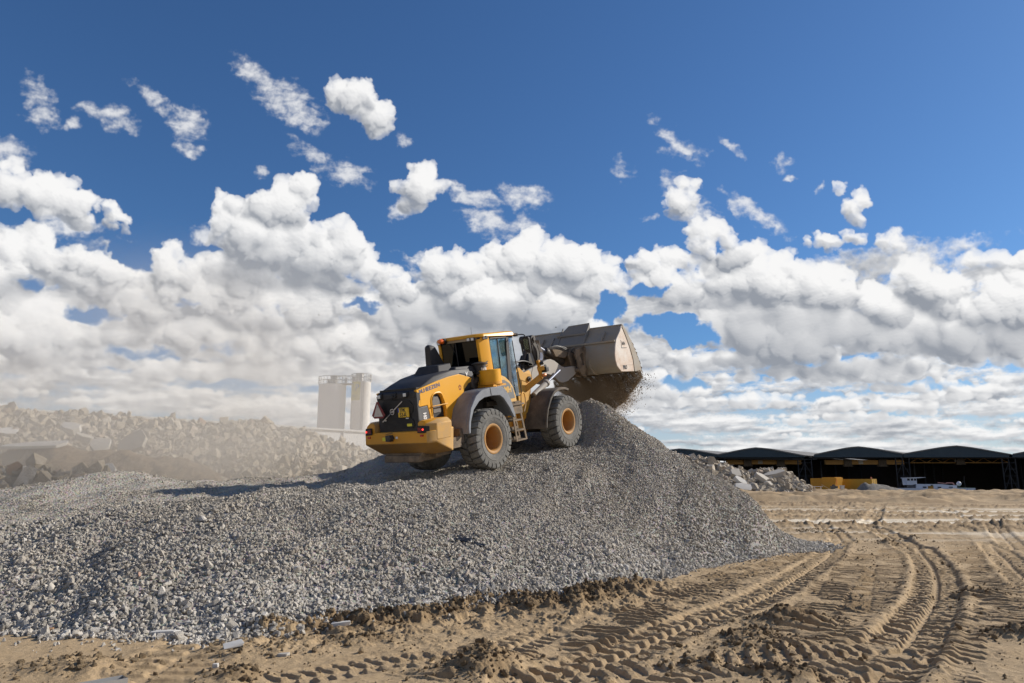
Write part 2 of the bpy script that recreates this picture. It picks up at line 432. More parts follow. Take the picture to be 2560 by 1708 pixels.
# ------------------------------------------------------------------ heap height field
def tps_fit(pts, lam=.02):
    p = np.array(pts, float); n = len(p)
    d = np.hypot(p[:, None, 0] - p[None, :, 0], p[:, None, 1] - p[None, :, 1])
    K = np.where(d > 0, d * d * np.log(np.maximum(d, 1e-9)), 0) + lam * np.eye(n)
    Q = np.c_[np.ones(n), p[:, :2]]
    A = np.block([[K, Q], [Q.T, np.zeros((3, 3))]])
    w = np.linalg.solve(A, np.r_[p[:, 2], 0, 0, 0])
    def f(x, y):
        x = np.asarray(x, float); y = np.asarray(y, float)
        r = w[n] + w[n + 1] * x + w[n + 2] * y
        for i in range(n):
            q = (x - p[i, 0]) ** 2 + (y - p[i, 1]) ** 2
            r = r + w[i] * .5 * q * np.log(np.maximum(q, 1e-12))
        return r
    return f

TOE = [(-500, 1548), (-250, 1560), (0, 1572), (120, 1582), (250, 1590), (400, 1596), (560, 1592), (700, 1582), (800, 1562), (950, 1540), (1100, 1526), (1300, 1508), (1500, 1475), (1700, 1425), (1850, 1400), (1950, 1384), (2060, 1362)]
TOEW = [G(*q) for q in TOE]
ctl = []
for i, q in enumerate(TOEW):
    ctl.append((q[0], q[1], 0.0))
    a = TOEW[max(i - 1, 0)]; b = TOEW[min(i + 1, len(TOEW) - 1)]
    t = (b - a)[:2]; t = t / np.hypot(*t); nn = np.array([t[1], -t[0]])
    if nn[1] > 0: nn = -nn
    ctl.append((q[0] + nn[0] * 1.6, q[1] + nn[1] * 1.6, -.75))
for px, py, D in [(-500, 1440, 11.6), (-250, 1395, 12.1), (0, 1345, 12.9), (250, 1288, 13.5), (520, 1243, 14.5), (750, 1224, 15.3), (980, 1206, 16.2), (1120, 1193, 17.0),
                  (960, 1140, 21.9), (880, 1169, 21.7), (760, 1197, 21.4), (600, 1213, 21.0), (450, 1216, 20.4), (345, 1196, 20.2), (200, 1207, 19.6), (0, 1232, 18.8), (-250, 1250, 18.2), (-500, 1260, 17.8),
                  (100, 1284, 15.0), (200, 1254, 16.2), (350, 1230, 17.2), (450, 1224, 17.8), (600, 1219, 18.3), (760, 1213, 19.0), (880, 1199, 19.8), (-200, 1322, 14.8), (300, 1264, 14.9), (450, 1242, 15.4), (620, 1226, 16.4), (800, 1216, 17.2), (1000, 1198, 18.0),
                  (600, 1380, 11.9), (1000, 1350, 13.2), (200, 1430, 11.6), (1200, 1330, 14.2), (1400, 1300, 15.8),
                  (1471, 1006, 22.2), (1500, 1012, 22.1), (1540, 1041, 21.9), (1610, 1085, 21.6), (1680, 1132, 21.3), (1800, 1212, 21.0), (1900, 1277, 21.2)]:
    q = P(px, py, D); ctl.append(tuple(q))
for l in [(-.3, -1.05, 0), (-.3, 1.05, 0), (0, -1.05, -.03), (0, 1.05, -.03), (3.58, -1.05, -.03), (3.58, 1.05, -.03), (1.8, 0, 0), (1.8, -1.05, .02), (1.8, 1.05, 0), (4.4, 0, .1), (4.3, -1.0, .15)]:
    ctl.append(tuple(LW(*l)))
for l in [(-1.6, 0, -.05), (-1.6, -1.2, -.05)]: ctl.append(tuple(LW(*l)))
ctl += [(3.0, 24.2, 3.3), (1.2, 24.4, 4.0), (-.6, 25, 3.3), (-3, 24.5, 2.3), (-6, 23.6, .9), (-10, 22.5, .1), (4.6, 23.6, 2.0), (6.2, 23.6, .9), (8.0, 24.2, -.1),
        (3, 27.5, .6), (0, 28.5, .5), (-3, 28, .0), (-7, 26.5, -.6), (-12, 25, -.8), (6, 27, -.5), (10, 26, -1), (11.5, 23, -.9),
        (0, 31, -1), (5, 30, -1.3), (-8, 29.5, -1.3), (-14, 21, .6), (-14, 28, -1)]
HEAP = tps_fit(ctl)
LIP = np.array([P(*q)[:2] for q in [(-500, 1440, 11.6), (0, 1345, 12.9), (520, 1243, 14.5), (980, 1206, 16.2), (1180, 1190, 17.6)]])

def heap_noise(x, y):
    return fbm(x * .8, y * .8, 3, 21) * .16 + fbm(x * 3, y * 3, 3, 22) * .05 + fbm(x * .9 - .35 * y, y * .22, 3, 23) * .26

def heap_z(x, y):
    return HEAP(x, y) + heap_noise(np.asarray(x), np.asarray(y))

def plateau(x, y):
    """1 on the driven-over fines above the lip on the left, 0 on the rough faces"""
    ly = np.interp(x, LIP[:, 0], LIP[:, 1])
    return sstep(-.2, .9, y - ly + .5 * fbm(np.asarray(x) * .9, np.asarray(y) * .9, 3, 4)) * (1 - sstep(-1.2, .6, x))

# ------------------------------------------------------------------ sand ground
def track_pts(pp): return np.array([G(*q)[:2] for q in pp])
z7 = lambda x, y: (x / 1.836, 1350 + y / 1.836)
z6 = lambda x, y: (1280 + x / 1.836, 1350 + y / 1.836)
z4 = lambda x, y: (1640 + x / 2.554, 1080 + y / 2.554)
TRACKS = [  # points, half width, depth, berm, lug depth, pitch, skew
 (track_pts([z6(60, 657), z6(330, 590), z6(560, 500), z6(760, 415), z6(950, 345), z6(1150, 260), z6(1330, 160), z6(1450, 70), z6(1490, 15), z4(1190, 700), z4(1130, 640), z4(1030, 600), z4(1010, 570), z4(1120, 515), z4(1240, 455), z4(1300, 430)]), .36, .07, .045, .075, .28, .5),
 (track_pts([z6(1600, 657), z6(1750, 540), z6(1830, 430), z6(1900, 330), z6(1945, 230), z6(1930, 120), z6(1860, 30), z4(1660, 760), z4(1540, 690), z4(1430, 640), z4(1340, 600), z4(1400, 540), z4(1440, 440), z4(1445, 400)]), .40, .10, .06, .085, .28, -.5),
 (track_pts([z6(2420, 230), z6(2270, 90), z6(2200, 15), z4(2290, 750), z4(2190, 640), z4(2120, 590), z4(1950, 550), z4(1860, 500)]), .36, .08, .05, .075, .28, .5),
 (track_pts([z7(1250, 657), z7(1600, 590), z7(1900, 545), z6(-100, 520), z6(150, 420)]), .30, .03, .02, .04, .19, .5),
 (track_pts([z6(500, 650), z6(760, 600), z6(1100, 585), z6(1450, 560), z6(1700, 520)]), .45, .02, .02, .05, .24, -.7),
 (track_pts([z7(640, 657), z7(800, 560), z7(960, 470)]), .5, .02, .03, .035, .33, 0.),
 (track_pts([z4(650, 490), z4(1100, 470), z4(1500, 500), z4(2000, 440), z4(2400, 420)]), .8, .05, .06, .0, .3, 0),
 (track_pts([z4(780, 560), z4(1200, 520), z4(1500, 460), z4(2100, 470), z4(2400, 490)]), .8, .05, .06, .0, .3, 0),
 (track_pts([z4(1480, 600), z4(1900, 590), z4(2350, 560)]), .5, .04, .05, .03, .3, 0),
 (track_pts([z4(1500, 500), z4(1900, 450), z4(2200, 425)]), 1.0, .06, .08, .0, .3, 0)]

BANDS = [  # crawler prints: strips of close parallel ridges (start, end, half width, pitch, depth)
 (z6(300, 480), z6(1150, 130), .42, .21, .042), (z6(130, 560), z6(600, 330), .4, .21, .042), (z6(1420, 560), z6(1600, 60), .45, .21, .044), (z6(1620, 340), z6(1760, 40), .42, .21, .042),
 (z6(1250, 560), z6(1480, 200), .38, .21, .036), (z6(2010, 650), z6(2080, 330), .30, .21, .048), (z6(2180, 300), z6(2080, 60), .40, .21, .036), (z6(700, 260), z6(1300, 80), .42, .21, .042),
 (z6(900, 180), z6(1400, 60), .35, .21, .040), (z6(2300, 420), z6(2200, 120), .45, .21, .040), (z7(1900, 640), z7(2300, 480), .4, .21, .040), (z4(2000, 810), z4(1900, 640), .45, .21, .040), (z4(1700, 640), z4(2150, 590), .5, .21, .040)]
MOUNDS = [  # px, py, height, radii, dampness
 (z6(1260, 395), .28, .50, .28, 1.0), (z6(1090, 470), .15, .40, .3, .7), (z6(1150, 520), .10, .6, .35, .2), (z7(1225, 425), .24, .36, .26, .55), (z7(1180, 500), .10, .6, .5, .1), (z7(2240, 580), .20, .30, .45, .8), (z7(2160, 610), .12, .4, .3, .9),
 (z7(1090, 630), .12, .22, .22, .9), (z7(320, 600), .14, .55, .3, .25), (z7(1690, 455), .10, .35, .2, .8), (z6(870, 590), .10, .25, .2, .6), (z6(1250, 630), .10, .4, .2, .9), (z6(2290, 440), .10, .4, .15, .9), (z6(2420, 450), .12, .3, .2, .9),
 (z6(2130, 250), .10, .5, .15, .7), (z4(1500, 715), .18, .3, .4, .9), (z4(1640, 690), .15, .3, .3, .9), (z4(1130, 650), .14, .4, .35, .8), (z4(820, 740), .18, .5, .3, .7), (z4(980, 640), .12, .5, .4, .6), (z4(2190, 600), .2, .4, .5, .9),
 (z4(920, 420), .35, 1.6, 1.2, .7), (z4(1700, 410), .35, 3.0, 1.2, .9), (z4(1420, 385), .3, 2.0, 1.5, .6), (z4(1250, 400), .25, 2.5, 1.5, .6), (z4(650, 420), .3, 2.0, 1.5, .4), (z4(2100, 395), .2, 3, 1.5, .6), (z4(730, 395), .35, 1.8, 2, .3)]
RIDGE = track_pts([z7(1460, 395), z7(1700, 385), z7(1950, 345), z7(2150, 310), z7(2330, 300), z6(120, 315), z6(300, 290), z6(430, 255), z6(520, 215)])

def near_line(x, y, pts):
    best = np.full(x.shape, 1e9, np.float32); sg = np.zeros(x.shape, np.float32); arc = np.zeros(x.shape, np.float32); s0 = 0
    # smooth the polyline first
    q = [pts[0]]
    for i in range(len(pts) - 1):
        p0, p1, p2, p3 = pts[max(i - 1, 0)], pts[i], pts[i + 1], pts[min(i + 2, len(pts) - 1)]
        for t in (.25, .5, .75, 1.0):
            q.append(.5 * ((2 * p1) + (-p0 + p2) * t + (2 * p0 - 5 * p1 + 4 * p2 - p3) * t * t + (-p0 + 3 * p1 - 3 * p2 + p3) * t ** 3))
    q = np.array(q)
    for a, b in zip(q[:-1], q[1:]):
        d = b - a; l = np.hypot(*d)
        if l < 1e-6: continue
        d = d / l
        t = np.clip((x - a[0]) * d[0] + (y - a[1]) * d[1], 0, l)
        ex, ey = x - a[0] - d[0] * t, y - a[1] - d[1] * t
        r = np.hypot(ex, ey); m = r < best
        best[m] = r[m]; sg[m] = (np.sign(ex * -d[1] + ey * d[0]) * r)[m]; arc[m] = (s0 + t)[m]
        s0 += l
    return best, sg, arc

def sand_fields(x, y):
    """height, dampness and paleness of the sand"""
    x = np.asarray(x, np.float32); y = np.asarray(y, np.float32); sh = x.shape; x = x.ravel(); y = y.ravel()
    D = np.hypot(x, y)
    z = fbm(x * .25, y * .25, 3, 31) * .10 * sstep(1, 8, D) + .12 * sstep(38, 95, y)
    damp = .30 * sstep(.05, .35, fbm(x * .5, y * .5, 5, 33)); pale = np.zeros_like(x)
    near = D < 75
    i = np.where(near)[0]; xx, yy = x[i], y[i]; zz = np.zeros_like(xx); dd = damp[i]; pp = pale[i]
    clod = fbm(xx * 7, yy * 7, 5, 35, gain=.6); clod2 = fbm(xx * 2.2, yy * 2.2, 4, 36)
    left = sstep(-1.0, -2.2, xx) * sstep(11, 9, yy)
    rough = sstep(-.1, .35, clod2) * (1 - left * .8)
    zz += clod * (.014 + .050 * rough) + clod2 * .05 * (1 - .6 * left) * sstep(6.5, 8, yy)
    dd = np.maximum(dd, rough * sstep(-.02, .3, clod) * .8)
    for a, b, hw, pitch, dep in BANDS:
        pa, pb = G(*a)[:2], G(*b)[:2]; d = pb - pa; l = np.hypot(*d); d = d / l
        t = (xx - pa[0]) * d[0] + (yy - pa[1]) * d[1]; s = -(xx - pa[0]) * d[1] + (yy - pa[1]) * d[0]
        m = (np.abs(s) < hw) & (t > 0) & (t < l)
        w = sstep(0, .06, hw - np.abs(s)) * m * sstep(-.25, .1, fbm(xx * 1.3, yy * 1.3, 3, 60))
        rid = np.abs(((t + .02 * clod) / pitch) % 1 - .5) * 2
        zz += w * (dep * (sstep(.25, .6, rid) - .5) * 1.6 - .015)
        dd = np.maximum(dd, w * .45 * sstep(.35, .6, rid) + w * .15)
    for pts, hw, dep, berm, lug, pitch, skew in TRACKS:
        lo, hi = pts.min(0) - 1.5, pts.max(0) + 1.5
        k = np.where((xx > lo[0]) & (xx < hi[0]) & (yy > lo[1]) & (yy < hi[1]))[0]
        if not len(k): continue
        r, s, arc = near_line(xx[k], yy[k], pts)
        wob = .04 * fbm(xx[k] * 1.7, yy[k] * 1.7, 3, 61)
        r = r + wob
        ins = sstep(hw + .04, hw - .05, r); wall = np.exp(-((r - hw - .10) / .09) ** 2)
        kill = ins
        zz[k] = zz[k] * (1 - .85 * ins) - dep * ins + berm * .55 * wall * (1 + 2.0 * fbm(xx[k] * 4, yy[k] * 4, 3, 62))
        if lug:
            c = ((arc + skew * np.abs(s) * .55 + .5 * pitch * (s > 0)) / pitch) % 1
            rid = sstep(.12, .26, c) * sstep(.70, .58, c)
            mask = ins * sstep(.02, .08, np.abs(s)) * sstep(-.45, -.2, fbm(xx[k] * 1.1, yy[k] * 1.1, 3, 63))
            zz[k] += mask * lug * rid * (.9 + .9 * clod[k])
            dd[k] = dd[k] * (1 - .8 * ins) + .35 * mask * rid * sstep(-.1, .2, clod[k])
        dd[k] = np.maximum(dd[k], .55 * wall * sstep(-.05, .25, clod[k]))
    # spoil ridge along the toe of the heap
    r, s, arc = near_line(xx, yy, RIDGE)
    ww = .48 + .16 * fbm(arc * .7, s * .2, 3, 64) * 2
    rg = np.exp(-(r / np.maximum(ww, .12)) ** 2)
    lump = fbm(xx * 3.4, yy * 3.4, 5, 65, gain=.55)
    zz += rg * (.12 + .11 * lump + .07 * np.abs(fbm(xx * 9, yy * 9, 4, 67))); dd = np.maximum(dd, sstep(.15, .5, rg + .5 * lump))
    sk = sstep(2.2, .3, r) * sstep(-.05, .22, lump)
    zz += sk * .07 * (1 + clod); dd = np.maximum(dd, sk * .75)
    for (px, py), h, rx, ry, dm in MOUNDS:
        c = G(px, py)[:2]
        q = ((xx - c[0]) / rx) ** 2 + ((yy - c[1]) / ry) ** 2
        k = np.where(q < 7)[0]
        e = np.exp(-q[k] * (1 + .5 * lump[k]))
        zz[k] += .85 * h * e * (1 + .5 * clod[k]); dd[k] = np.maximum(dd[k], dm * sstep(.15, .5, e + .3 * clod[k]))
    # middle distance: windrows and pale compacted strips running across
    far = sstep(22, 34, yy)
    wr = fbm(xx * .045 + .02 * yy, yy * .42, 5, 66)
    zz += far * (sstep(-.1, .2, wr) * (.13 + .34 * np.maximum(clod2, -.1) + .14 * clod) )
    pp = np.maximum(pp, far * sstep(.02, -.16, wr) * sstep(64, 50, yy) * sstep(8, 12, xx - .25 * (yy - 25)))
    dd = np.maximum(dd * (1 - .6 * far), far * .85 * sstep(.02, .22, wr + .6 * clod2 + .3 * clod)) * (1 - pp)
    z[i] += zz; damp[i] = np.clip(dd, 0, 1); pale[i] = pp * .85
    ff = sstep(45, 70, y) * sstep(-.12, .12, fbm(x * .16, y * .4, 5, 70))
    damp = np.maximum(damp, ff * .85); z += sstep(60, 80, y) * np.maximum(fbm(x * .13, y * .16, 5, 71) + .02, 0) * 2.4 * sstep(175, 140, y)
    z -= 2.0 * sstep(188, 191, y)
    return z.reshape(sh), damp.reshape(sh), pale.reshape(sh)

def build_ground():
    az = np.concatenate([np.radians(np.linspace(-180, -49, 60)[:-1]), np.radians(np.linspace(-48, 48, 1250)), np.radians(np.linspace(49, 180, 60)[1:])])
    r = [0.3, 1, 2, 3, 4, 4.8, 5.4, 5.9]
    while r[-1] < 75: r.append(r[-1] + max(.008, r[-1] ** 2 * 1.5e-4))
    while r[-1] < 240: r.append(r[-1] + 1.1)
    while r[-1] < 9000: r.append(r[-1] * 1.35)
    r = np.array(r)
    A, Rr = np.meshgrid(az, r)
    X, Y = Rr * np.sin(A), Rr * np.cos(A)
    Z, dm, pl = sand_fields(X, Y)
    # under the heap the sand runs a little lower
    V = np.stack([X, Y, Z], -1).reshape(-1, 3)
    F = grid_faces(len(r), len(az))
    o = mesh_np('ground', V, F[:, ::-1], [M_SAND], smooth=True, attrs={'damp': ('FLOAT', dm), 'pale': ('FLOAT', pl)})
    tag(o, kind='structure')
    return o
build_ground()

# ------------------------------------------------------------------ instanced stones (uncountable: one object per heap)
def proto_rock(name, seed, mat, flat=1.0, n=15, jag=.25):
    r = np.random.default_rng(seed)
    p = r.normal(size=(n, 3)); p /= np.linalg.norm(p, axis=1)[:, None]
    p *= 1 + jag * (r.random((n, 1)) - .5) * 2
    p *= [1, .62 + .35 * r.random(), flat * (.55 + .35 * r.random())]
    bm = bmesh.new()
    for q in p: bm.verts.new(q)
    res = bmesh.ops.convex_hull(bm, input=bm.verts)
    bmesh.ops.delete(bm, geom=[v for v in bm.verts if not v.link_faces], context='VERTS')
    me = bpy.data.meshes.new(name); bm.to_mesh(me); bm.free(); me.materials.append(mat)
    return bpy.data.objects.new(name, me)

def proto_slab(name, seed, mat):
    r = np.random.default_rng(seed)
    bm = bmesh.new(); t = .18 + .4 * r.random()
    n = r.integers(4, 7); a = np.sort(r.random(n)) * 2 * pi
    a = np.linspace(0, 2 * pi, n, endpoint=False) + r.normal(size=n) * .25
    for zz in (-t, t):
        for q in a:
            rr = .75 + .4 * r.random()
            bm.verts.new((cos(q) * rr * 1.1, sin(q) * rr * .8, zz * (.8 + .4 * r.random())))
    bmesh.ops.convex_hull(bm, input=bm.verts)
    bmesh.ops.delete(bm, geom=[v for v in bm.verts if not v.link_faces], context='VERTS')
    me = bpy.data.meshes.new(name); bm.to_mesh(me); bm.free(); me.materials.append(mat)
    return bpy.data.objects.new(name, me)

def scatter_tree(coll):
    ng = bpy.data.node_groups.new('stones', 'GeometryNodeTree')
    ng.interface.new_socket('Geometry', in_out='INPUT', socket_type='NodeSocketGeometry')
    ng.interface.new_socket('Geometry', in_out='OUTPUT', socket_type='NodeSocketGeometry')
    N, L = ng.nodes, ng.links
    gi, go = N.new('NodeGroupInput'), N.new('NodeGroupOutput')
    def na(name, typ):
        q = N.new('GeometryNodeInputNamedAttribute'); q.data_type = typ; q.inputs[0].default_value = name
        return q.outputs[0]
    ci = N.new('GeometryNodeCollectionInfo'); ci.inputs['Collection'].default_value = coll
    ci.inputs['Separate Children'].default_value = True; ci.inputs['Reset Children'].default_value = True
    ip = N.new('GeometryNodeInstanceOnPoints')
    L.new(gi.outputs[0], ip.inputs['Points']); L.new(ci.outputs[0], ip.inputs['Instance'])
    ip.inputs['Pick Instance'].default_value = True
    L.new(na('is_stone', 'BOOLEAN'), ip.inputs['Selection']) if False else None
    cmp_ = N.new('FunctionNodeCompare'); cmp_.data_type = 'FLOAT'; cmp_.operation = 'GREATER_THAN'
    L.new(na('scl', 'FLOAT'), cmp_.inputs[0]); cmp_.inputs[1].default_value = 0.0001
    L.new(cmp_.outputs[0], ip.inputs['Selection'])
    L.new(na('proto', 'INT'), ip.inputs['Instance Index'])
    L.new(na('rotv', 'FLOAT_VECTOR'), ip.inputs['Rotation'])
    L.new(na('scl', 'FLOAT'), ip.inputs['Scale'])
    jg = N.new('GeometryNodeJoinGeometry')
    L.new(ip.outputs[0], jg.inputs[0]); L.new(gi.outputs[0], jg.inputs[0])
    L.new(jg.outputs[0], go.inputs[0])
    return ng

def stone_object(name, baseV, baseF, base_attr, pts, scl, rotv, tint, warm, protos, base_mats, smooth=True):
    nb, npnt = len(baseV), len(pts)
    V = np.concatenate([baseV, pts])
    z = np.zeros(nb)
    attrs = {'scl': ('FLOAT', np.r_[z, scl]), 'rotv': ('FLOAT_VECTOR', np.concatenate([np.zeros((nb, 3)), rotv])),
             'tint': ('FLOAT', np.r_[z, tint]), 'warm': ('FLOAT', np.r_[base_attr, warm]),
             'proto': ('INT', np.r_[z, RNG.integers(0, len(protos), npnt)])}
    o = mesh_np(name, V, baseF, base_mats, smooth=smooth, attrs=attrs)
    c = bpy.data.collections.new(name + '_stones')
    for p in protos: c.objects.link(p)
    md = o.modifiers.new('stones', 'NODES'); md.node_group = scatter_tree(c)
    return o

def surf_normal(f, x, y, e=.06):
    zx = (f(x + e, y) - f(x - e, y)) / (2 * e); zy = (f(x, y + e) - f(x, y - e)) / (2 * e)
    n = np.stack([-zx, -zy, np.ones_like(zx)], -1)
    return n / np.linalg.norm(n, axis=1)[:, None]

def build_heap():
    xs = np.arange(-14, 12.6, .085); ys = np.arange(8.2, 31, .085)
    X, Y = np.meshgrid(xs, ys)
    Z = heap_z(X, Y); S, _, _ = sand_fields(X, Y)
    keep = Z > S - .10
    kf = keep[:-1, :-1] & keep[1:, :-1] & keep[:-1, 1:] & keep[1:, 1:]
    V = np.stack([X, Y, Z], -1).reshape(-1, 3); F = grid_faces(len(ys), len(xs), kf)
    pl = plateau(X, Y).ravel()
    used = np.zeros(len(V), bool); used[F.ravel()] = True
    mp = np.cumsum(used) - 1; V = V[used]; F = mp[F]; pl = pl[used]
    # stones: candidate cloud thinned by zone
    N = 1500000
    x = RNG.uniform(-12.5, 12, N); y = RNG.uniform(8.4, 27.5, N)
    az = np.degrees(np.arctan2(x, y))
    z = HEAP(x, y)
    m = (np.abs(az) < 41) & (z > -.25)
    x, y, z = x[m], y[m], z[m]
    dist = np.hypot(x, y); p = plateau(x, y)
    base = .0195 + .012 * sstep(2.0, .1, z) + .003 * RNG.normal(size=len(x))
    base = np.where(p > .5, .0145, np.maximum(base, .015))
    base = base * (1 + .5 * np.clip(fbm(x * .7 - .3 * y, y * .3, 3, 83), -.5, .6))
    size = np.clip(base * np.exp(RNG.normal(size=len(x)) * .30), .010, .085)
    size = np.where(RNG.random(len(x)) < .004, size * 1.9, size)
    # keep probability so that the face is covered about 1.6 times
    dens = 1.15 / (pi * base ** 2 * .62)
    dens = np.where(p > .5, dens * (.06 + .30 * sstep(0, .25, fbm(x * .8, y * .8, 3, 80))), dens)
    dens = np.where(y > 22.8, dens * .5, dens)
    area = 24.5 * 19.1 / N
    kp = RNG.random(len(x)) < dens * area
    x, y, z, size, p = x[kp], y[kp], z[kp], size[kp], p[kp]
    z = z + heap_noise(x, y); s, _, _ = sand_fields(x, y)
    kp = z > s - .16
    x, y, z, size, p, s = x[kp], y[kp], z[kp], size[kp], p[kp], s[kp]
    z = np.maximum(z, s) + size * RNG.uniform(-.15, .65, len(x))
    # strays rolled out onto the sand beyond the toe
    k = 900; tt = RNG.random(k) * (len(TOEW) - 1.01); i0 = tt.astype(int); fr = tt - i0
    T = np.array(TOEW); q = T[i0] * (1 - fr)[:, None] + T[i0 + 1] * fr[:, None]
    off = RNG.exponential(.28, k); sx = q[:, 0] + RNG.normal(size=k) * .15; sy = q[:, 1] - off
    ss = RNG.uniform(.01, .035, k)
    sz = sand_fields(sx, sy)[0] + ss * .4
    x, y, z, size, p = [np.r_[a, b] for a, b in ((x, sx), (y, sy), (z, sz), (size, ss), (p, np.zeros(k)))]
    n = len(x)
    tint = np.clip(RNG.normal(.52, .2, n), 0, .97)
    toe = sstep(.7, .05, z - 0) ; tint = np.clip(tint + .16 * toe, 0, .985)
    drk = fbm(x * .9 - .3 * y, y * .3, 4, 81); tint = np.clip(tint + .50 * drk, 0.02, .985)
    tint[RNG.random(n) < .0015] = 1.0
    warm = np.clip(.30 + .9 * fbm(x * .35, y * .35, 3, 82) + .35 * sstep(2.0, 4.2, z) + .3 * p - .5 * toe + RNG.normal(size=n) * .22, 0, 1)
    rot = RNG.uniform(0, 2 * pi, (n, 3))
    protos = [proto_rock('stone', 100 + i, M_STONE) for i in range(9)]
    o = stone_object('gravel_heap', V, F, np.clip(pl + .25, 0, 1), np.stack([x, y, z], -1), size, rot, tint, warm, protos, [M_HEAP])
    tag(o, 'big heap of grey crushed concrete gravel the loader stands on', 'gravel heap', kind='stuff')
    print('stones', n)
build_heap()

def soil_clods():
    r = np.random.default_rng(55); P_ = []
    q = np.array(RIDGE); seg = r.integers(0, len(q) - 1, 2600); f = r.random(2600)
    c = q[seg] * (1 - f)[:, None] + q[seg + 1] * f[:, None] + r.normal(size=(2600, 2)) * [.25, .28]; P_.append(c); S = [np.clip(np.exp(r.normal(size=2600) * .6) * .016, .007, .075)]
    for (px, py), h, rx, ry, dm in MOUNDS:
        g = G(px, py)[:2]
        if g[1] > 30: continue
        k = int(260 * (rx + ry)); P_.append(g + r.normal(size=(k, 2)) * [rx * .8, ry * .8]); S.append(np.clip(np.exp(r.normal(size=k) * .6) * .013, .005, .05))
    k = 15000; x = r.uniform(-8, 14, k); y = 6.4 + 20 * r.random(k) ** 1.4; m = (fbm(x * 2.2, y * 2.2, 4, 36) > -.02 - .2 * r.random(k)) & ~((x < -1.5) & (r.random(k) < .6))
    P_.append(np.stack([x[m], y[m]], -1)); S.append(np.clip(np.exp(r.normal(size=m.sum()) * .6) * .009, .004, .035))
    P_ = np.concatenate(P_); S = np.concatenate(S); x, y = P_[:, 0], P_[:, 1]
    z, dm, _ = sand_fields(x, y); n = len(x)
    mt = Mat('soil_clod'); t = mt.attr('tint', 'INSTANCER')
    mt = mt.bsdf(mt.ramp(t, [(0., (.20, .14, .085)), (.5, (.33, .24, .145)), (1., (.50, .38, .24))]), .95, spec=.1, nrm=mt.bump(mt.noise(4, 5, .7), .8, .2))
    protos = [proto_rock('clod', 860 + i, mt, n=18, jag=.3) for i in range(5)]
    o = stone_object('soil_clods', np.zeros((0, 3)), np.zeros((0, 4), int), np.zeros(0), np.stack([x, y, z + S * .25], -1), S, r.uniform(0, 2 * pi, (n, 3)), np.clip(.75 - .55 * dm + r.normal(size=n) * .15, 0, 1), np.zeros(n), protos, [mt])
    tag(o, 'loose brown soil clods strewn over the sand and the spoil ridge', 'soil clods', kind='stuff')
soil_clods()

# ------------------------------------------------------------------ rubble heaps behind
M_RUB_L, M_RUB_R = mat_rubble(True), mat_rubble(False)
M_RUBBASE = mat_soil('rubble_fines', (.22, .185, .145), (.42, .37, .31), 2.2)
M_SOIL = mat_soil('sandy_soil', (.27, .19, .115), (.44, .33, .21), 1.6)
z5r = lambda x, y: (x * .4085, 900 + y * .4085)
z8 = lambda x, y: (1660 + x / 5.341, 1080 + y / 5.341)

def rubble(name, sil, D0, Dfoot, z0, label, mats, sizes, n, seed, Dback=5, white=0.0, nz=.35):
    """a bank whose crest follows the silhouette `sil` at depth D0, falling to z0 at Dfoot"""
    C = np.array([P(px, py, D0 + (0.0)) for px, py in sil])
    zc = C[:, 2]; xc = C[:, 0] / C[:, 1]
    def hz(x, y):
        top = np.interp(x / y, xc, (zc - CAMH) / D0) * y + CAMH
        top = np.interp(x / y, xc, zc, left=zc[0], right=z0 - .5)
        f = sstep(Dfoot - .5, D0 + .3, y); f = np.where(y > D0, 1 - .8 * (y - D0) / Dback, np.clip((y - Dfoot) / (D0 - Dfoot), -.2, 1))
        return z0 + (top - z0) * np.clip(f, -.3, 1) - .22 * sizes[1]
    xs = np.linspace(C[:, 0].min() * 1.02 - .5, C[:, 0].max() * 1.05 + .5, 240); ys = np.linspace(Dfoot - 1, D0 + Dback, 80)
    X, Y = np.meshgrid(xs, ys)
    nse = lambda x, y: fbm(x * .5, y * .5, 4, seed) * nz
    Z = hz(X, Y) + nse(X, Y) - 2.5 * (X / Y > xc.max())
    V = np.stack([X, Y, Z], -1).reshape(-1, 3)
    r = np.random.default_rng(seed)
    x = r.uniform(xs[0], xs[-1], n); y = r.uniform(Dfoot - .4, D0 + Dback * .4, n)
    z = hz(x, y) + nse(x, y)
    size = np.clip(sizes[0] * np.exp(r.normal(size=n) * .55), sizes[0] * .4, sizes[1])
    tp = np.interp(x / y, xc, zc, left=zc[0], right=z0 - .5); ok = (z > z0 - .3) & (tp > z0 + .3); x, y, z, size = x[ok], y[ok], z[ok], size[ok]; m = len(x)
    z = z + size * r.uniform(-.2, .7, m)
    protos = [proto_slab('chunk', seed + i, mats[0]) for i in range(6)] + [proto_rock('chunk', seed + 50 + i, mats[0], jag=.4) for i in range(5)]
    tint = np.clip(r.normal(.5 + white, .22, m), 0, .97); tint[r.random(m) < .01] = 1
    o = stone_object(name, V, grid_faces(len(ys), len(xs)), np.zeros(len(V)), np.stack([x, y, z], -1), size, r.uniform(0, 2 * pi, (m, 3)) * [.35, .35, 1] + [-.2, 0, 0], tint, np.zeros(m), protos, [M_RUBBASE], True)
    tag(o, label, 'rubble heap', kind='stuff')

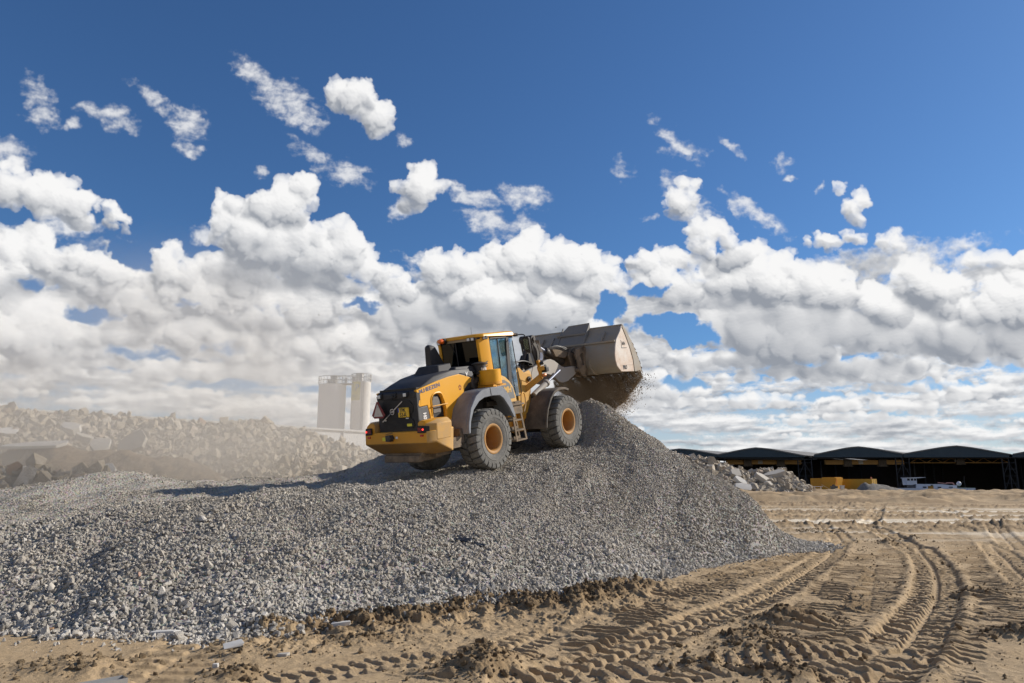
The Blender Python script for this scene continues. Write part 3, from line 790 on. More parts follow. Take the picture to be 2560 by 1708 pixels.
silL = [z5r(*q) for q in [(-900, 300), (-300, 285), (0, 292), (60, 318), (200, 308), (330, 325), (450, 322), (600, 335), (700, 345), (850, 352), (920, 372), (1050, 364), (1130, 392), (1250, 385), (1330, 395), (1480, 382), (1600, 380), (1660, 400), (1700, 425), (1760, 412), (1850, 428), (1950, 480), (2100, 510), (2200, 545), (2350, 580), (2600, 640)]]
rubble('rubble_heap', silL, 36, 26.5, .9, 'long pale heap of broken concrete behind the gravel on the left', [M_RUB_L], (.068, .32), 80000, 300, white=.10)
silS = [z5r(*q) for q in [(-700, 560), (0, 560), (80, 535), (150, 520), (230, 510), (350, 506), (430, 515), (500, 545), (560, 562), (640, 560), (750, 560), (900, 580), (1050, 600), (1150, 620), (1250, 640), (1350, 700), (1500, 745), (1650, 790)]]
def soil_bank():
    D0, Df = 29.5, 26.0
    C = np.array([P(px, py, D0) for px, py in silS]); xc, zc = C[:, 0] / C[:, 1], C[:, 2]
    xs = np.linspace(C[:, 0].min(), C[:, 0].max(), 420); ys = np.linspace(Df, D0 + 2.5, 90)
    X, Y = np.meshgrid(xs, ys)
    top = np.interp(X / Y, xc, zc); f = np.where(Y > D0, 1 - .5 * (Y - D0) / 2.5, 1 - ((D0 - Y) / (D0 - Df)) ** 1.6)
    Z = .6 + (top - .6) * f + fbm(X * .9, Y * .9, 6, 401, gain=.6) * .5 * np.clip(f + .2, 0, 1)
    o = mesh_np('soil_bank', np.stack([X, Y, Z], -1).reshape(-1, 3), grid_faces(len(ys), len(xs)), [M_SOIL], smooth=True)
    tag(o, 'brown sandy soil bank in front of the left concrete rubble', 'soil bank', kind='stuff')
soil_bank()
silB = [z5r(*q) for q in [(-700, 640), (0, 655), (60, 690), (160, 700), (240, 655), (330, 675), (450, 690), (520, 672), (600, 700), (680, 720), (760, 745), (900, 800), (1100, 850)]]
rubble('rubble_heap', silB, 25.0, 22.6, .4, 'low row of dusty concrete lumps at the foot of the brown soil bank', [M_RUB_L], (.11, .4), 4500, 340, Dback=2.5, white=.05, nz=.15)
silR = [z8(*q) for q in [(-700, 790), (-350, 560), (-50, 340), (150, 318), (250, 325), (370, 345), (480, 360), (600, 395), (700, 412), (850, 475), (930, 510), (1000, 530), (1060, 548), (1110, 555), (1160, 570), (1210, 585), (1270, 548), (1330, 540), (1420, 525), (1520, 540), (1610, 535), (1660, 575), (1700, 618), (1780, 670), (1850, 728), (1900, 765), (1960, 790)]]
rubble('rubble_heap', silR, 146, 124, .05, 'grey heap of broken concrete slabs in front of the barge sheds', [M_RUB_R], (.25, 1.15), 32000, 380, Dback=16, white=.04, nz=1.0)

# ------------------------------------------------------------------ man-made materials
def mat_paint(name, col, rough=.42, dust=.35, dcol=(.42, .34, .25), scale=2.0, z0=None, chips=0.0):
    """painted steel under a film of quarry dust"""
    m = Mat(name); t = m.tex()
    n = m.noise(scale, 7, .7, t); f = m.noise(scale * 14, 5, .75, t)
    k = m.math('MULTIPLY', m.ramp(n, [(.32, 0.), (.72, 1.)]), dust)
    if z0 is not None:   # dirt gathers low on the machine
        s = m.n('ShaderNodeSeparateXYZ', {0: t}).outputs[2]
        k = m.math('ADD', k, m.n('ShaderNodeMapRange', {0: m.math('ADD', s, m.math('MULTIPLY', m.math('SUBTRACT', n, .5), .7)), 1: z0 + .45, 2: z0 - .35, 3: 0.0, 4: .85}).outputs[0])
        k = m.n('ShaderNodeClamp', {0: k}).outputs[0]
    k = m.math('MULTIPLY', k, m.ramp(f, [(.25, .55), (.6, 1.)]))
    c = m.mix(k, col, dcol)
    if chips:
        c = m.mix(m.ramp(f, [(.66, 0.), (.70, chips)]), c, (.09, .075, .06))
    r = m.math('ADD', m.math('MULTIPLY', k, .5), rough)
    return m.bsdf(c, r, nrm=m.bump(f, .12, .01), spec=.4)

YEL = (.76, .365, .008)
M_YEL = mat_paint('yellow_paint', YEL, .38, .13, (.50, .36, .20), 1.6)
M_YELD = mat_paint('yellow_paint_dusty', YEL, .5, .75, (.50, .39, .27), 2.2, z0=1.25, chips=.5)
M_YELM = mat_paint('yellow_paint_muddy', (.72, .32, .008), .45, .28, (.36, .26, .16), 2.5, z0=.62, chips=.5)
M_RIM = mat_paint('rim_paint', (.56, .23, .012), .45, .40, (.42, .31, .22), 3.5, chips=.4)
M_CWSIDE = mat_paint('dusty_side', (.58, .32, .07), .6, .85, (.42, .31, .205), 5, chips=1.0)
M_BLK = mat_paint('black_plastic', (.018, .018, .021), .55, .25, (.22, .20, .18), 1.5)
M_BLK2 = mat_paint('black_grille', (.012, .012, .013), .6, .18, (.15, .13, .11), 2)
M_GRY = mat_paint('grey_rubber', (.15, .16, .18), .6, .75, (.38, .41, .45), 1.4)
M_MUD = mat_paint('muddy_steel', (.10, .08, .06), .8, .9, (.38, .29, .20), 4, chips=.6)
M_STEEL = mat_paint('worn_steel', (.30, .285, .25), .5, .85, (.36, .28, .19), 1.6, chips=.6)
M_BOOM = mat_paint('grey_boom_paint', (.34, .32, .29), .55, .55, (.40, .34, .27), 2)
M_CHROME = Mat('rod_steel').bsdf((.27, .29, .36), .5, .35)
M_DARK = mat_paint('dark_oily_steel', (.035, .032, .03), .5, .5, (.20, .16, .12), 5)
M_WHITE = Mat('white_sticker').bsdf((.75, .75, .73), .5)
M_LAMP = Mat('lamp_glass').bsdf((.72, .74, .72), .15, 0, spec=.8)
M_RED = Mat('red_reflector').bsdf((.50, .02, .02), .25, spec=.8)
M_MAROON = Mat('dark_red_border').bsdf((.19, .02, .025), .4)
M_ORANGE = Mat('orange_lens').bsdf((.85, .16, .02), .2, spec=.8)
M_BLUE = Mat('blue_band').bsdf((.03, .08, .42), .4)
M_PLATE = Mat('plate_yellow').bsdf((.80, .50, .03), .35)
M_INK = Mat('black_ink').bsdf((.02, .02, .022), .5)
M_INKB = Mat('dark_blue_ink').bsdf((.10, .10, .16), .5)
M_FLUO = Mat('yellow_sticker').bsdf((.78, .70, .05), .5)
M_SILV = Mat('silver_trim').bsdf((.55, .55, .56), .3, .6)
def mat_tyre():
    m = Mat('tyre_rubber'); t = m.tex()
    n = m.noise(3, 7, .7, t); f = m.noise(30, 5, .8, t)
    c = m.mix(m.ramp(n, [(.3, .3), (.7, 1.)]), (.075, .075, .073), (.27, .262, .24))
    c = m.mix(m.ramp(f, [(.35, .5), (.6, 0.)]), c, (.045, .043, .04))
    return m.bsdf(c, .9, nrm=m.bump(f, .25, .01), spec=.2)
M_TYRE = mat_tyre()
def mat_red_glow():
    m = Mat('lit_tail_lamp')
    return m.bsdf((.6, .02, .02), .2, **{'Emission Color': (1, .05, .04, 1), 'Emission Strength': 2.2})
M_GLOW = mat_red_glow()
def mat_glass(name, tint, fac):
    m = Mat(name)
    tr = m.n('ShaderNodeBsdfTransparent', {0: (*tint, 1)}).outputs[0]
    gl = m.n('ShaderNodeBsdfGlossy', {0: (.9, .95, 1, 1), 'Roughness': .03}).outputs[0]
    fr = m.n('ShaderNodeFresnel', {'IOR': 1.5}).outputs[0]
    s = m.n('ShaderNodeMixShader', {0: m.math('ADD', m.math('MULTIPLY', fr, .7), fac), 1: tr, 2: gl})
    m.t.links.new(s.outputs[0], m.out.inputs[0]); return m.m
M_GLASS = mat_glass('tinted_glass', (.55, .70, .70), .05)
M_GLASSR = mat_glass('dark_tinted_glass', (.05, .06, .06), .01)

# ------------------------------------------------------------------ mesh builder
class MB:
    def __init__(s): s.bm = bmesh.new()
    def _new(s, f):
        n0 = len(s.bm.verts); f(); s.bm.verts.ensure_lookup_table(); return s.bm.verts[n0:]
    def hull(s, pts):
        b = bmesh.new()
        for p in pts: b.verts.new(p)
        bmesh.ops.convex_hull(b, input=b.verts)
        bmesh.ops.delete(b, geom=[v for v in b.verts if not v.link_faces], context='VERTS')
        bmesh.ops.dissolve_limit(b, angle_limit=.02, verts=b.verts, edges=b.edges)
        me = bpy.data.meshes.new('t'); b.to_mesh(me); b.free(); s.bm.from_mesh(me); bpy.data.meshes.remove(me)
        return s
    def box(s, x0, x1, y0, y1, z0, z1):
        return s.hull([(a, b, c) for a in (x0, x1) for b in (y0, y1) for c in (z0, z1)])
    def obox(s, c, u, v, w):
        """box at c with half-vectors u, v, w"""
        c, u, v, w = map(Vector, (c, u, v, w))
        return s.hull([c + i * u + j * v + k * w for i in (-1, 1) for j in (-1, 1) for k in (-1, 1)])
    def beam(s, a, b, w, h, up=(0, 0, 1)):
        a, b = Vector(a), Vector(b); d = (b - a).normalized(); sd_ = d.cross(Vector(up))
        if sd_.length < 1e-4: sd_ = d.cross(Vector((1, 0, 0)))
        sd_.normalize(); u = sd_.cross(d)
        return s.obox((a + b) / 2, (b - a) / 2, sd_ * w / 2, u * h / 2)
    def prism(s, pts, y0, y1, axis=1, hole=None):
        """closed polygon extruded along an axis; hole (optional) another polygon cut through it"""
        def mk(p, t):
            q = list(p); q.insert(axis, t); return q
        b = bmesh.new()
        if hole is None:
            va = [b.verts.new(mk(p, y0)) for p in pts]; vb = [b.verts.new(mk(p, y1)) for p in pts]
            b.faces.new(va); b.faces.new(vb[::-1]); n = len(pts)
            for i in range(n): b.faces.new((va[i], vb[i], vb[(i + 1) % n], va[(i + 1) % n]))
            bmesh.ops.triangulate(b, faces=[f for f in b.faces if len(f.verts) > 4])
            bmesh.ops.dissolve_limit(b, angle_limit=.01, verts=b.verts, edges=b.edges, delimit={'NORMAL'})
            bmesh.ops.triangulate(b, faces=[f for f in b.faces if len(f.verts) > 4])
        else:
            for t in (y0, y1):
                ee = []
                for P_ in (pts, hole):
                    v = [b.verts.new(mk(p, t)) for p in P_]
                    ee += [b.edges.new((v[i], v[(i + 1) % len(v)])) for i in range(len(v))]
                bmesh.ops.triangle_fill(b, use_beauty=True, edges=ee)
            b.verts.ensure_lookup_table(); n, h = len(pts), len(hole); k = n + h
            for (o, c) in ((0, n), (n, h)):
                for i in range(c):
                    a_, b_ = o + i, o + (i + 1) % c
                    b.faces.new((b.verts[a_], b.verts[b_], b.verts[b_ + k], b.verts[a_ + k]))
        bmesh.ops.recalc_face_normals(b, faces=b.faces)
        me = bpy.data.meshes.new('t'); b.to_mesh(me); b.free(); s.bm.from_mesh(me); bpy.data.meshes.remove(me)
        return s
    def lathe(s, prof, c=(0, 0, 0), axis='y', seg=40, close=False):
        """profile [(r, t)] turned about an axis through c"""
        c = Vector(c); rings = []
        for r, t in prof:
            ring = []
            for i in range(seg):
                a = 2 * pi * i / seg; u, v = r * cos(a), r * sin(a)
                p = {'y': (u, t, v), 'x': (t, u, v), 'z': (u, v, t)}[axis]
                ring.append(s.bm.verts.new(c + Vector(p)))
            rings.append(ring)
        fs = []
        m = len(rings)
        for j in range(m if close else m - 1):
            A, B = rings[j], rings[(j + 1) % m]
            for i in range(seg): fs.append(s.bm.faces.new((A[i], A[(i + 1) % seg], B[(i + 1) % seg], B[i])))
        if not close:
            fs.append(s.bm.faces.new(rings[0])); fs.append(s.bm.faces.new(rings[-1][::-1]))
        bmesh.ops.recalc_face_normals(s.bm, faces=fs)
        return s
    def cyl(s, a, b, r0, r1=None, seg=20):
        a, b = Vector(a), Vector(b); r1 = r0 if r1 is None else r1
        d = (b - a).normalized(); u = d.orthogonal().normalized(); v = d.cross(u)
        A = [s.bm.verts.new(a + (u * cos(t) + v * sin(t)) * r0) for t in [2 * pi * i / seg for i in range(seg)]]
        B = [s.bm.verts.new(b + (u * cos(t) + v * sin(t)) * r1) for t in [2 * pi * i / seg for i in range(seg)]]
        fs = [s.bm.faces.new((A[i], A[(i + 1) % seg], B[(i + 1) % seg], B[i])) for i in range(seg)]
        fs += [s.bm.faces.new(A[::-1]), s.bm.faces.new(B)]
        bmesh.ops.recalc_face_normals(s.bm, faces=fs)
        return s
    def tube(s, pts, r, seg=8, sub=6, close=False):
        pts = [Vector(p) for p in pts]; q = []
        n = len(pts)
        if n > 2 and sub > 1:
            for i in range(n - 1):
                p0, p1, p2, p3 = pts[max(i - 1, 0)], pts[i], pts[i + 1], pts[min(i + 2, n - 1)]
                for j in range(sub):
                    t = j / sub
                    q.append(.5 * ((2 * p1) + (-p0 + p2) * t + (2 * p0 - 5 * p1 + 4 * p2 - p3) * t * t + (-p0 + 3 * p1 - 3 * p2 + p3) * t ** 3))
            q.append(pts[-1])
        else: q = pts
        rings = []; u = None
        for i, p in enumerate(q):
            d = (q[min(i + 1, len(q) - 1)] - q[max(i - 1, 0)]).normalized()
            u = d.orthogonal().normalized() if u is None else (u - d * u.dot(d)).normalized()
            v = d.cross(u)
            rings.append([s.bm.verts.new(p + (u * cos(2 * pi * k / seg) + v * sin(2 * pi * k / seg)) * r) for k in range(seg)])
        fs = []
        for A, B in zip(rings[:-1], rings[1:]):
            for k in range(seg): fs.append(s.bm.faces.new((A[k], A[(k + 1) % seg], B[(k + 1) % seg], B[k])))
        fs += [s.bm.faces.new(rings[0][::-1]), s.bm.faces.new(rings[-1])]
        bmesh.ops.recalc_face_normals(s.bm, faces=fs)
        return s
    def band(s, path, inner, y0, y1):
        """closed solid between an outer and an inner polyline (same length) in xz, extruded in y"""
        return s.prism(list(path) + list(inner)[::-1], y0, y1)
    def build(s, name, mat, parent=None, bevel=0.0, smooth=35, label=None, seg=2):
        me = bpy.data.meshes.new(name)
        s.bm.to_mesh(me); s.bm.free()
        for m in (mat if isinstance(mat, (list, tuple)) else [mat]): me.materials.append(m)
        o = bpy.data.objects.new(name, me); COL.objects.link(o)
        if parent: o.parent = parent
        if smooth:
            me.polygons.foreach_set('use_smooth', [True] * len(me.polygons))
            me.set_sharp_from_angle(angle=radians(smooth))
        if bevel:
            b = o.modifiers.new('bevel', 'BEVEL'); b.width = bevel; b.segments = seg; b.limit_method = 'ANGLE'; b.angle_limit = radians(32)
            b.harden_normals = False
        if label: o['label'] = label
        return o

def empty(name, M=None, parent=None):
    o = bpy.data.objects.new(name, None); COL.objects.link(o); o.empty_display_size = .3
    if M is not None: o.matrix_world = M
    if parent: o.parent = parent
    return o

def text(name, body, size, M, mat, parent, depth=.004, squash=1.0, bold=0.0, shear=0.0, align='LEFT', spacing=1.0):
    c = bpy.data.curves.new(name, 'FONT'); c.body = body; c.size = size; c.extrude = depth; c.offset = bold
    c.shear = shear; c.align_x = align; c.space_character = spacing; c.resolution_u = 3
    t = bpy.data.objects.new(name, c); COL.objects.link(t)
    dg = bpy.context.evaluated_depsgraph_get(); dg.update()
    me = bpy.data.meshes.new_from_object(t.evaluated_get(dg))
    bpy.data.objects.remove(t); bpy.data.curves.remove(c)
    me.transform(Matrix.Diagonal((squash, 1, 1, 1))); me.transform(M)
    me.materials.clear(); me.materials.append(mat)
    o = bpy.data.objects.new(name, me); COL.objects.link(o); o.parent = parent
    return o
def frame(o, ex, ey):
    """matrix with text x axis ex, text y axis ey, origin o"""
    ex, ey = Vector(ex).normalized(), Vector(ey).normalized(); ez = ex.cross(ey)
    return Matrix(((ex.x, ey.x, ez.x, o[0]), (ex.y, ey.y, ez.y, o[1]), (ex.z, ey.z, ez.z, o[2]), (0, 0, 0, 1)))
def arc(cx, cz, r, a0, a1, n): return [(cx + r * cos(radians(a0 + (a1 - a0) * i / n)), cz + r * sin(radians(a0 + (a1 - a0) * i / n))) for i in range(n + 1)]

# ------------------------------------------------------------------ the wheel loader (x forward, y to its left, z up, origin on the ground under the rear axle)
LM = Matrix([list(LR[i]) + [LT[i]] for i in range(3)] + [[0, 0, 0, 1]])
L0 = empty('wheel_loader', LM)
tag(L0, 'yellow and black articulated wheel loader climbing the gravel heap with raised bucket', 'wheel loader')

# --- wheels
def make_wheel():
    R0, W, RW = .745, .26, .335      # tyre radius, half width of the carcass, rim radius
    hub = MB()
    hub.lathe([(.02, -.02), (.115, -.02), (.13, .0), (.13, .05), (.21, .06), (.215, .09), (.275, .11), (.28, .16)], (0, 0, 0), 'y', 32)
    for i in range(16):
        a = 2 * pi * i / 16; hub.cyl((.245 * cos(a), .06, .245 * sin(a)), (.245 * cos(a), .11, .245 * sin(a)), .014, seg=6)
    for v in hub.bm.verts: v.co.y += .085 if v.co.y < .155 else 0
    hub_o = hub.build('wheel', M_RIM)
    rim = MB()
    rim.lathe([(.275, .16), (.285, .05), (.295, -.12), (.302, -.20), (.325, -.225), (.365, -.235), (.372, -.255), (.350, -.262), (.315, -.25), (.288, -.225), (.278, -.12), (.262, .03), (.255, .16)], (0, 0, 0), 'y', 56, close=True)
    r_o = rim.build('rim', mat_paint('dusty_rim', (.42, .20, .035), .55, .6, (.33, .25, .17), 4, chips=.3), hub_o, smooth=50)
    ty = MB()
    prof = [(.352, -.235), (.40, -.262), (.48, -.285), (.57, -.288), (.635, -.272), (.672, -.245), (.690, -.20), (.697, -.08), (.697, .08), (.690, .20), (.672, .245), (.635, .272), (.57, .288), (.48, .285), (.40, .262), (.352, .235)]
    ty.lathe(prof, (0, 0, 0), 'y', 72, close=True)
    ty.lathe([(.505, -.285), (.512, -.294), (.525, -.294), (.532, -.286)], (0, 0, 0), 'y', 72, close=True)
    n = 25
    for i in range(n):
        for sd_ in (-1, 1):
            a0 = 2 * pi * (i + (.5 if sd_ > 0 else 0)) / n
            # lug: from the shoulder to past the middle, swept back towards the centre
            st = [(.288, .600, -.030, .060), (.292, .655, -.020, .070), (.280, .715, -.008, .076), (.22, .742, .012, .080), (.12, .748, .040, .076), (.02, .748, .066, .066)]
            lo = [.585, .62, .66, .68, .685, .685]
            ring = []
            for (y, r, da, w), rl in zip(st, lo):
                y *= sd_; a = a0 + da * 1.2
                q = []
                for (rr, ww) in ((rl, w * 1.1), (r, w * .88)):
                    for s_ in (-1, 1):
                        b = a + s_ * ww / .72
                        q.append(ty.bm.verts.new((rr * cos(b), y, rr * sin(b))))
                ring.append((q[0], q[1], q[3], q[2]))
            fs = []
            for A, B in zip(ring[:-1], ring[1:]):
                for k in range(4): fs.append(ty.bm.faces.new((A[k], A[(k + 1) % 4], B[(k + 1) % 4], B[k])))
            fs += [ty.bm.faces.new(ring[0][::-1]), ty.bm.faces.new(ring[-1])]
            bmesh.ops.recalc_face_normals(ty.bm, faces=fs)
    t_o = ty.build('tyre', M_TYRE, hub_o, bevel=.008, smooth=40, seg=1)
    return hub_o
wh = make_wheel()
def place_wheel(o, x, side, rz=0.0, spin=0.0):
    o.parent = L0
    o.matrix_local = Matrix.Translation((x, side * .955, .744)) @ Matrix.Rotation((pi if side > 0 else 0) + rz, 4, 'Z') @ Matrix.Rotation(spin, 4, 'Y')
def copy_tree(o, parent=None):
    c = o.copy(); COL.objects.link(c); c.parent = parent
    for ch in [q for q in bpy.data.objects if q.parent == o]: copy_tree(ch, c)
    return c
w4 = [wh] + [copy_tree(wh) for _ in range(3)]
for o, x, s_, sp in zip(w4, (0, 0, 3.58, 3.58), (-1, 1, -1, 1), (0, .4, .9, 1.7)): place_wheel(o, x, s_, 0, sp)

# --- chassis and axles
c = MB(); c.box(-1.9, 1.35, -.42, .42, .62, 1.25); c.box(-.35, 1.0, -.5, .5, 1.0, 1.5); c.box(1.3, 1.9, -.25, .25, .6, 1.15)
c.hull([(-1.95, y, 1.0) for y in (-.8, .8)] + [(-1.9, y, .6) for y in (-.55, .55)] + [(-.9, y, .55) for y in (-.55, .55)] + [(-.9, y, 1.0) for y in (-.7, .7)])
c.build('rear_frame', M_MUD, L0, bevel=.015)
c = MB(); c.cyl((0, -.72, .744), (0, .72, .744), .17, seg=20); c.cyl((0, -.3, .744), (0, .3, .744), .27, seg=20)
c.build('axle', M_DARK, L0)
c = MB(); c.cyl((3.58, -.72, .744), (3.58, .72, .744), .17, seg=20); c.cyl((3.58, -.3, .744), (3.58, .3, .744), .27, seg=20)
c.build('axle', M_DARK, L0)
for s_ in (-1, 1):
    c = MB(); c.box(-1.36, -.98, min(s_ * .5, s_ * 1.02), max(s_ * .5, s_ * 1.02), .70, .95); c.box(-1.0, -.86, min(s_ * .5, s_ * 1.0), max(s_ * .5, s_ * 1.0), .78, 1.12); c.build('side_step', M_MUD, L0, bevel=.012)

# --- counterweight
c = MB()
def mir(p): return p + [(x, -y, z) for x, y, z in p]
c.hull(mir([(-2.14, .98, .95), (-2.12, .98, 1.22), (-1.95, 1.10, .95), (-1.95, 1.10, 1.22), (-1.5, 1.12, .72), (-1.5, 1.12, 1.22), (-1.75, .80, .66), (-1.95, .70, .72), (-1.3, 1.0, .66), (-1.35, 1.12, 1.22)]))
for s_ in (-1, 1):
    c.hull([(x, s_ * y, z) for x, y, z in [(-2.12, .96, 1.0), (-2.10, .93, 1.37), (-2.07, .86, 1.44), (-2.10, .70, 1.20), (-2.08, .69, 1.40), (-2.06, .74, 1.45), (-1.93, 1.11, 1.0), (-1.90, 1.11, 1.36), (-1.85, 1.04, 1.46), (-1.45, 1.13, 1.0), (-1.40, 1.13, 1.36), (-1.44, 1.05, 1.46), (-1.5, .66, 1.20), (-1.5, .68, 1.46), (-1.36, .9, 1.1)]])
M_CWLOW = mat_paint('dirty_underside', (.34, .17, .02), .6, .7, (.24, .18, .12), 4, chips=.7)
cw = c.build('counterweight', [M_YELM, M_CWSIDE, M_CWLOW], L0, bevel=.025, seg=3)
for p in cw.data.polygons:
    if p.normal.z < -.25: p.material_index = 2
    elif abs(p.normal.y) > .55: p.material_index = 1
c = MB(); c.box(-2.0, -1.2, -.55, .55, .50, .66); c.box(-1.6, -1.1, -.75, .75, .56, .70); c.build('belly_plate', M_MUD, cw, bevel=.02)
for s_ in (-1, 1):
    c = MB()
    c.hull([(x, s_ * y, z) for x, y, z in [(-2.155, .72, 1.18), (-2.155, .94, 1.17), (-2.145, .73, 1.34), (-2.14, .93, 1.34), (-2.06, 1.02, 1.20), (-2.05, 1.02, 1.32), (-2.0, .8, 1.2), (-2.0, .8, 1.32)]])
    h = c.build('tail_light', M_BLK2, cw, bevel=.008)
    c = MB(); c.cyl((-2.165, s_ * .90, 1.255), (-2.14, s_ * .90, 1.255), .020, seg=16); c.build('lit_lamp', M_GLOW, h)
    c = MB(); c.box(-2.16, -2.135, min(s_ * .75, s_ * .85), max(s_ * .75, s_ * .85), 1.21, 1.30); c.build('lens', M_MAROON, h)
    c = MB(); c.box(-2.155, -2.12, min(s_ * .80, s_ * .88), max(s_ * .80, s_ * .88), 1.10, 1.14); c.build('reflector', M_RED, cw)
c = MB(); c.box(-2.25, -2.12, .06, .20, 1.02, 1.16); c.cyl((-2.27, .07, 1.09), (-2.12, .07, 1.09), .045); c.beam((-2.2, .22, 1.18), (-2.17, .02, 1.215), .015, .015)
c.build('tow_hitch', M_DARK, cw, bevel=.008)
c = MB(); c.box(-2.147, -2.13, .26, .40, 1.03, 1.11); c.build('yellow_sticker', M_FLUO, cw)
c = MB(); c.box(-2.147, -2.13, -.09, -.03, 1.07, 1.12); c.build('white_sticker', M_WHITE, cw)

# --- hood
c = MB()
top = [(-1.98, .60, 2.115), (-1.93, .5, 2.14), (-1.6, .52, 2.30), (-1.25, .55, 2.42), (-.7, .58, 2.52), (.25, .58, 2.52), (-1.98, .635, 2.05), (-1.4, .635, 2.22), (-.4, .64, 2.40), (.2, .64, 2.32), (.3, .6, 2.0), (-1.98, .62, 1.95)]
c.hull(mir(top))
hood = c.build('hood', M_BLK, L0, bevel=.04, seg=3, smooth=50)
c = MB(); c.hull([(-.98, .36, 2.45), (-.78, .32, 2.67), (-.72, -.27, 2.67), (-.82, -.36, 2.45), (-.25, .40, 2.45), (-.25, .36, 2.70), (-.25, -.30, 2.70), (-.35, -.42, 2.48)])
c.hull([(-.45, .58, 2.45), (-.35, .52, 2.60), (-.45, -.58, 2.44), (-.35, -.50, 2.58), (.45, .6, 2.45), (.45, .52, 2.62), (.45, -.6, 2.40), (.45, -.52, 2.58)])
c.build('hood_cowl', M_BLK, hood, bevel=.03, seg=3)
# engine bay block behind the panels
c = MB(); c.box(-1.90, .25, -.585, .585, 1.2, 2.2); c.build('engine_bay', M_BLK2, L0)
# grille
c = MB(); c.prism([(-.64, 1.21), (.62, 1.21), (.62, 1.95), (.64, 2.06), (-.65, 2.08), (-.645, 1.9)], -1.975, -1.86, axis=0)
gr = c.build('grille', M_BLK, L0, bevel=.015)
c = MB(); c.prism([(-.46, 1.28), (.42, 1.28), (.48, 1.36), (.50, 1.80), (.38, 1.97), (.15, 1.99), (-.02, 1.93), (-.25, 1.96), (-.42, 1.92), (-.52, 1.80), (-.50, 1.66), (-.42, 1.60), (-.42, 1.52), (-.50, 1.46), (-.52, 1.34)], -1.992, -1.97, axis=0)
for k in range(14): c.beam((-1.994, -.40, 1.34 + k * .043), (-1.994, .44, 1.34 + k * .043), .006, .012)
c.build('grille_mesh', M_BLK2, gr, bevel=.006)
c = MB(); c.beam((-2.008, .47, 1.46), (-2.008, .175, 1.655), .012, .022); c.beam((-2.008, .085, 1.715), (-2.008, -.21, 1.91), .012, .022)
c.lathe([(.052, -2.02), (.070, -2.02), (.070, -2.0), (.052, -2.0)], (0, .13, 1.685), 'x', 28, close=True)
c.beam((-2.012, .18, 1.685), (-2.012, .08, 1.685), .012, .026); c.build('badge', M_SILV, gr)
for yy, on in ((.50, 1), (.05, 0), (-.33, 1)):
    c = MB(); c.hull([(-2.03, yy - .075, 2.0), (-2.03, yy + .075, 2.0), (-2.0, yy - .08, 2.115), (-2.0, yy + .08, 2.115), (-1.80, yy - .09, 2.17), (-1.80, yy + .09, 2.17), (-1.9, yy, 1.98)])
    h = c.build('work_light', M_BLK2, gr, bevel=.01)
    c = MB(); c.box(-2.045, -2.025, yy - .045, yy + .045, 2.015, 2.095) if on else c.cyl((-2.04, yy, 2.05), (-2.02, yy, 2.05), .02)
    c.build('lens' if on else 'camera_lens', M_LAMP if on else M_BLK2, h, bevel=.008)
# number plate, sticker, warning triangle
c = MB(); c.box(-2.03, -2.005, -.405, -.07, 1.545, 1.765); pl = c.build('number_plate', M_PLATE, gr, bevel=.008)
c = MB(); c.box(-2.034, -2.028, -.105, -.075, 1.66, 1.762); c.build('blue_band', M_BLUE, pl)
FX = lambda y, z, x=-2.031: frame((x, y, z), (0, -1, 0), (0, 0, 1))
text('plate_text', 'TPK', .125, FX(-.125, 1.665), M_INK, pl, squash=.85, bold=.002)
text('plate_text', '53-K', .125, FX(-.125, 1.562), M_INK, pl, squash=.85, bold=.002)
c = MB(); c.box(-1.998, -1.985, -.44, -.29, 1.33, 1.39); s1 = c.build('yellow_sticker', M_FLUO, gr); 
for (a, b, z0, z1) in ((-.36, -.27, 1.505, 1.528), (.36, .45, 1.475, 1.50)):
    c = MB(); c.box(-2.0, -1.99, a, b, z0, z1); c.build('white_label', M_WHITE, gr)
def tri(cx, cz, w, h, cut):
    return [(cx - w + cut, cz - h), (cx + w - cut, cz - h), (cx + w, cz - h + cut * 1.1), (cx + cut * .35, cz + h), (cx - cut * .35, cz + h), (cx - w, cz - h + cut * 1.1)]
c = MB(); c.prism(tri(.47, 1.755, .215, .195, .07), -2.13, -2.115, axis=0); wt = c.build('warning_triangle', M_MAROON, L0)
c = MB(); c.prism([(.62, 1.605), (.32, 1.605), (.47, 1.905)], -2.137, -2.129, axis=0); c.build('triangle_face', mat_paint('dull_white', (.62, .58, .52), .5, .3), wt)
c = MB(); c.cyl((-2.142, .47, 1.66), (-2.13, .47, 1.66), .007, seg=8); c.cyl((-2.142, .47, 1.83), (-2.13, .47, 1.83), .007, seg=8); c.beam((-2.12, .47, 1.7), (-1.95, .5, 1.7), .03, .03); c.build('bolt', M_INK, wt)

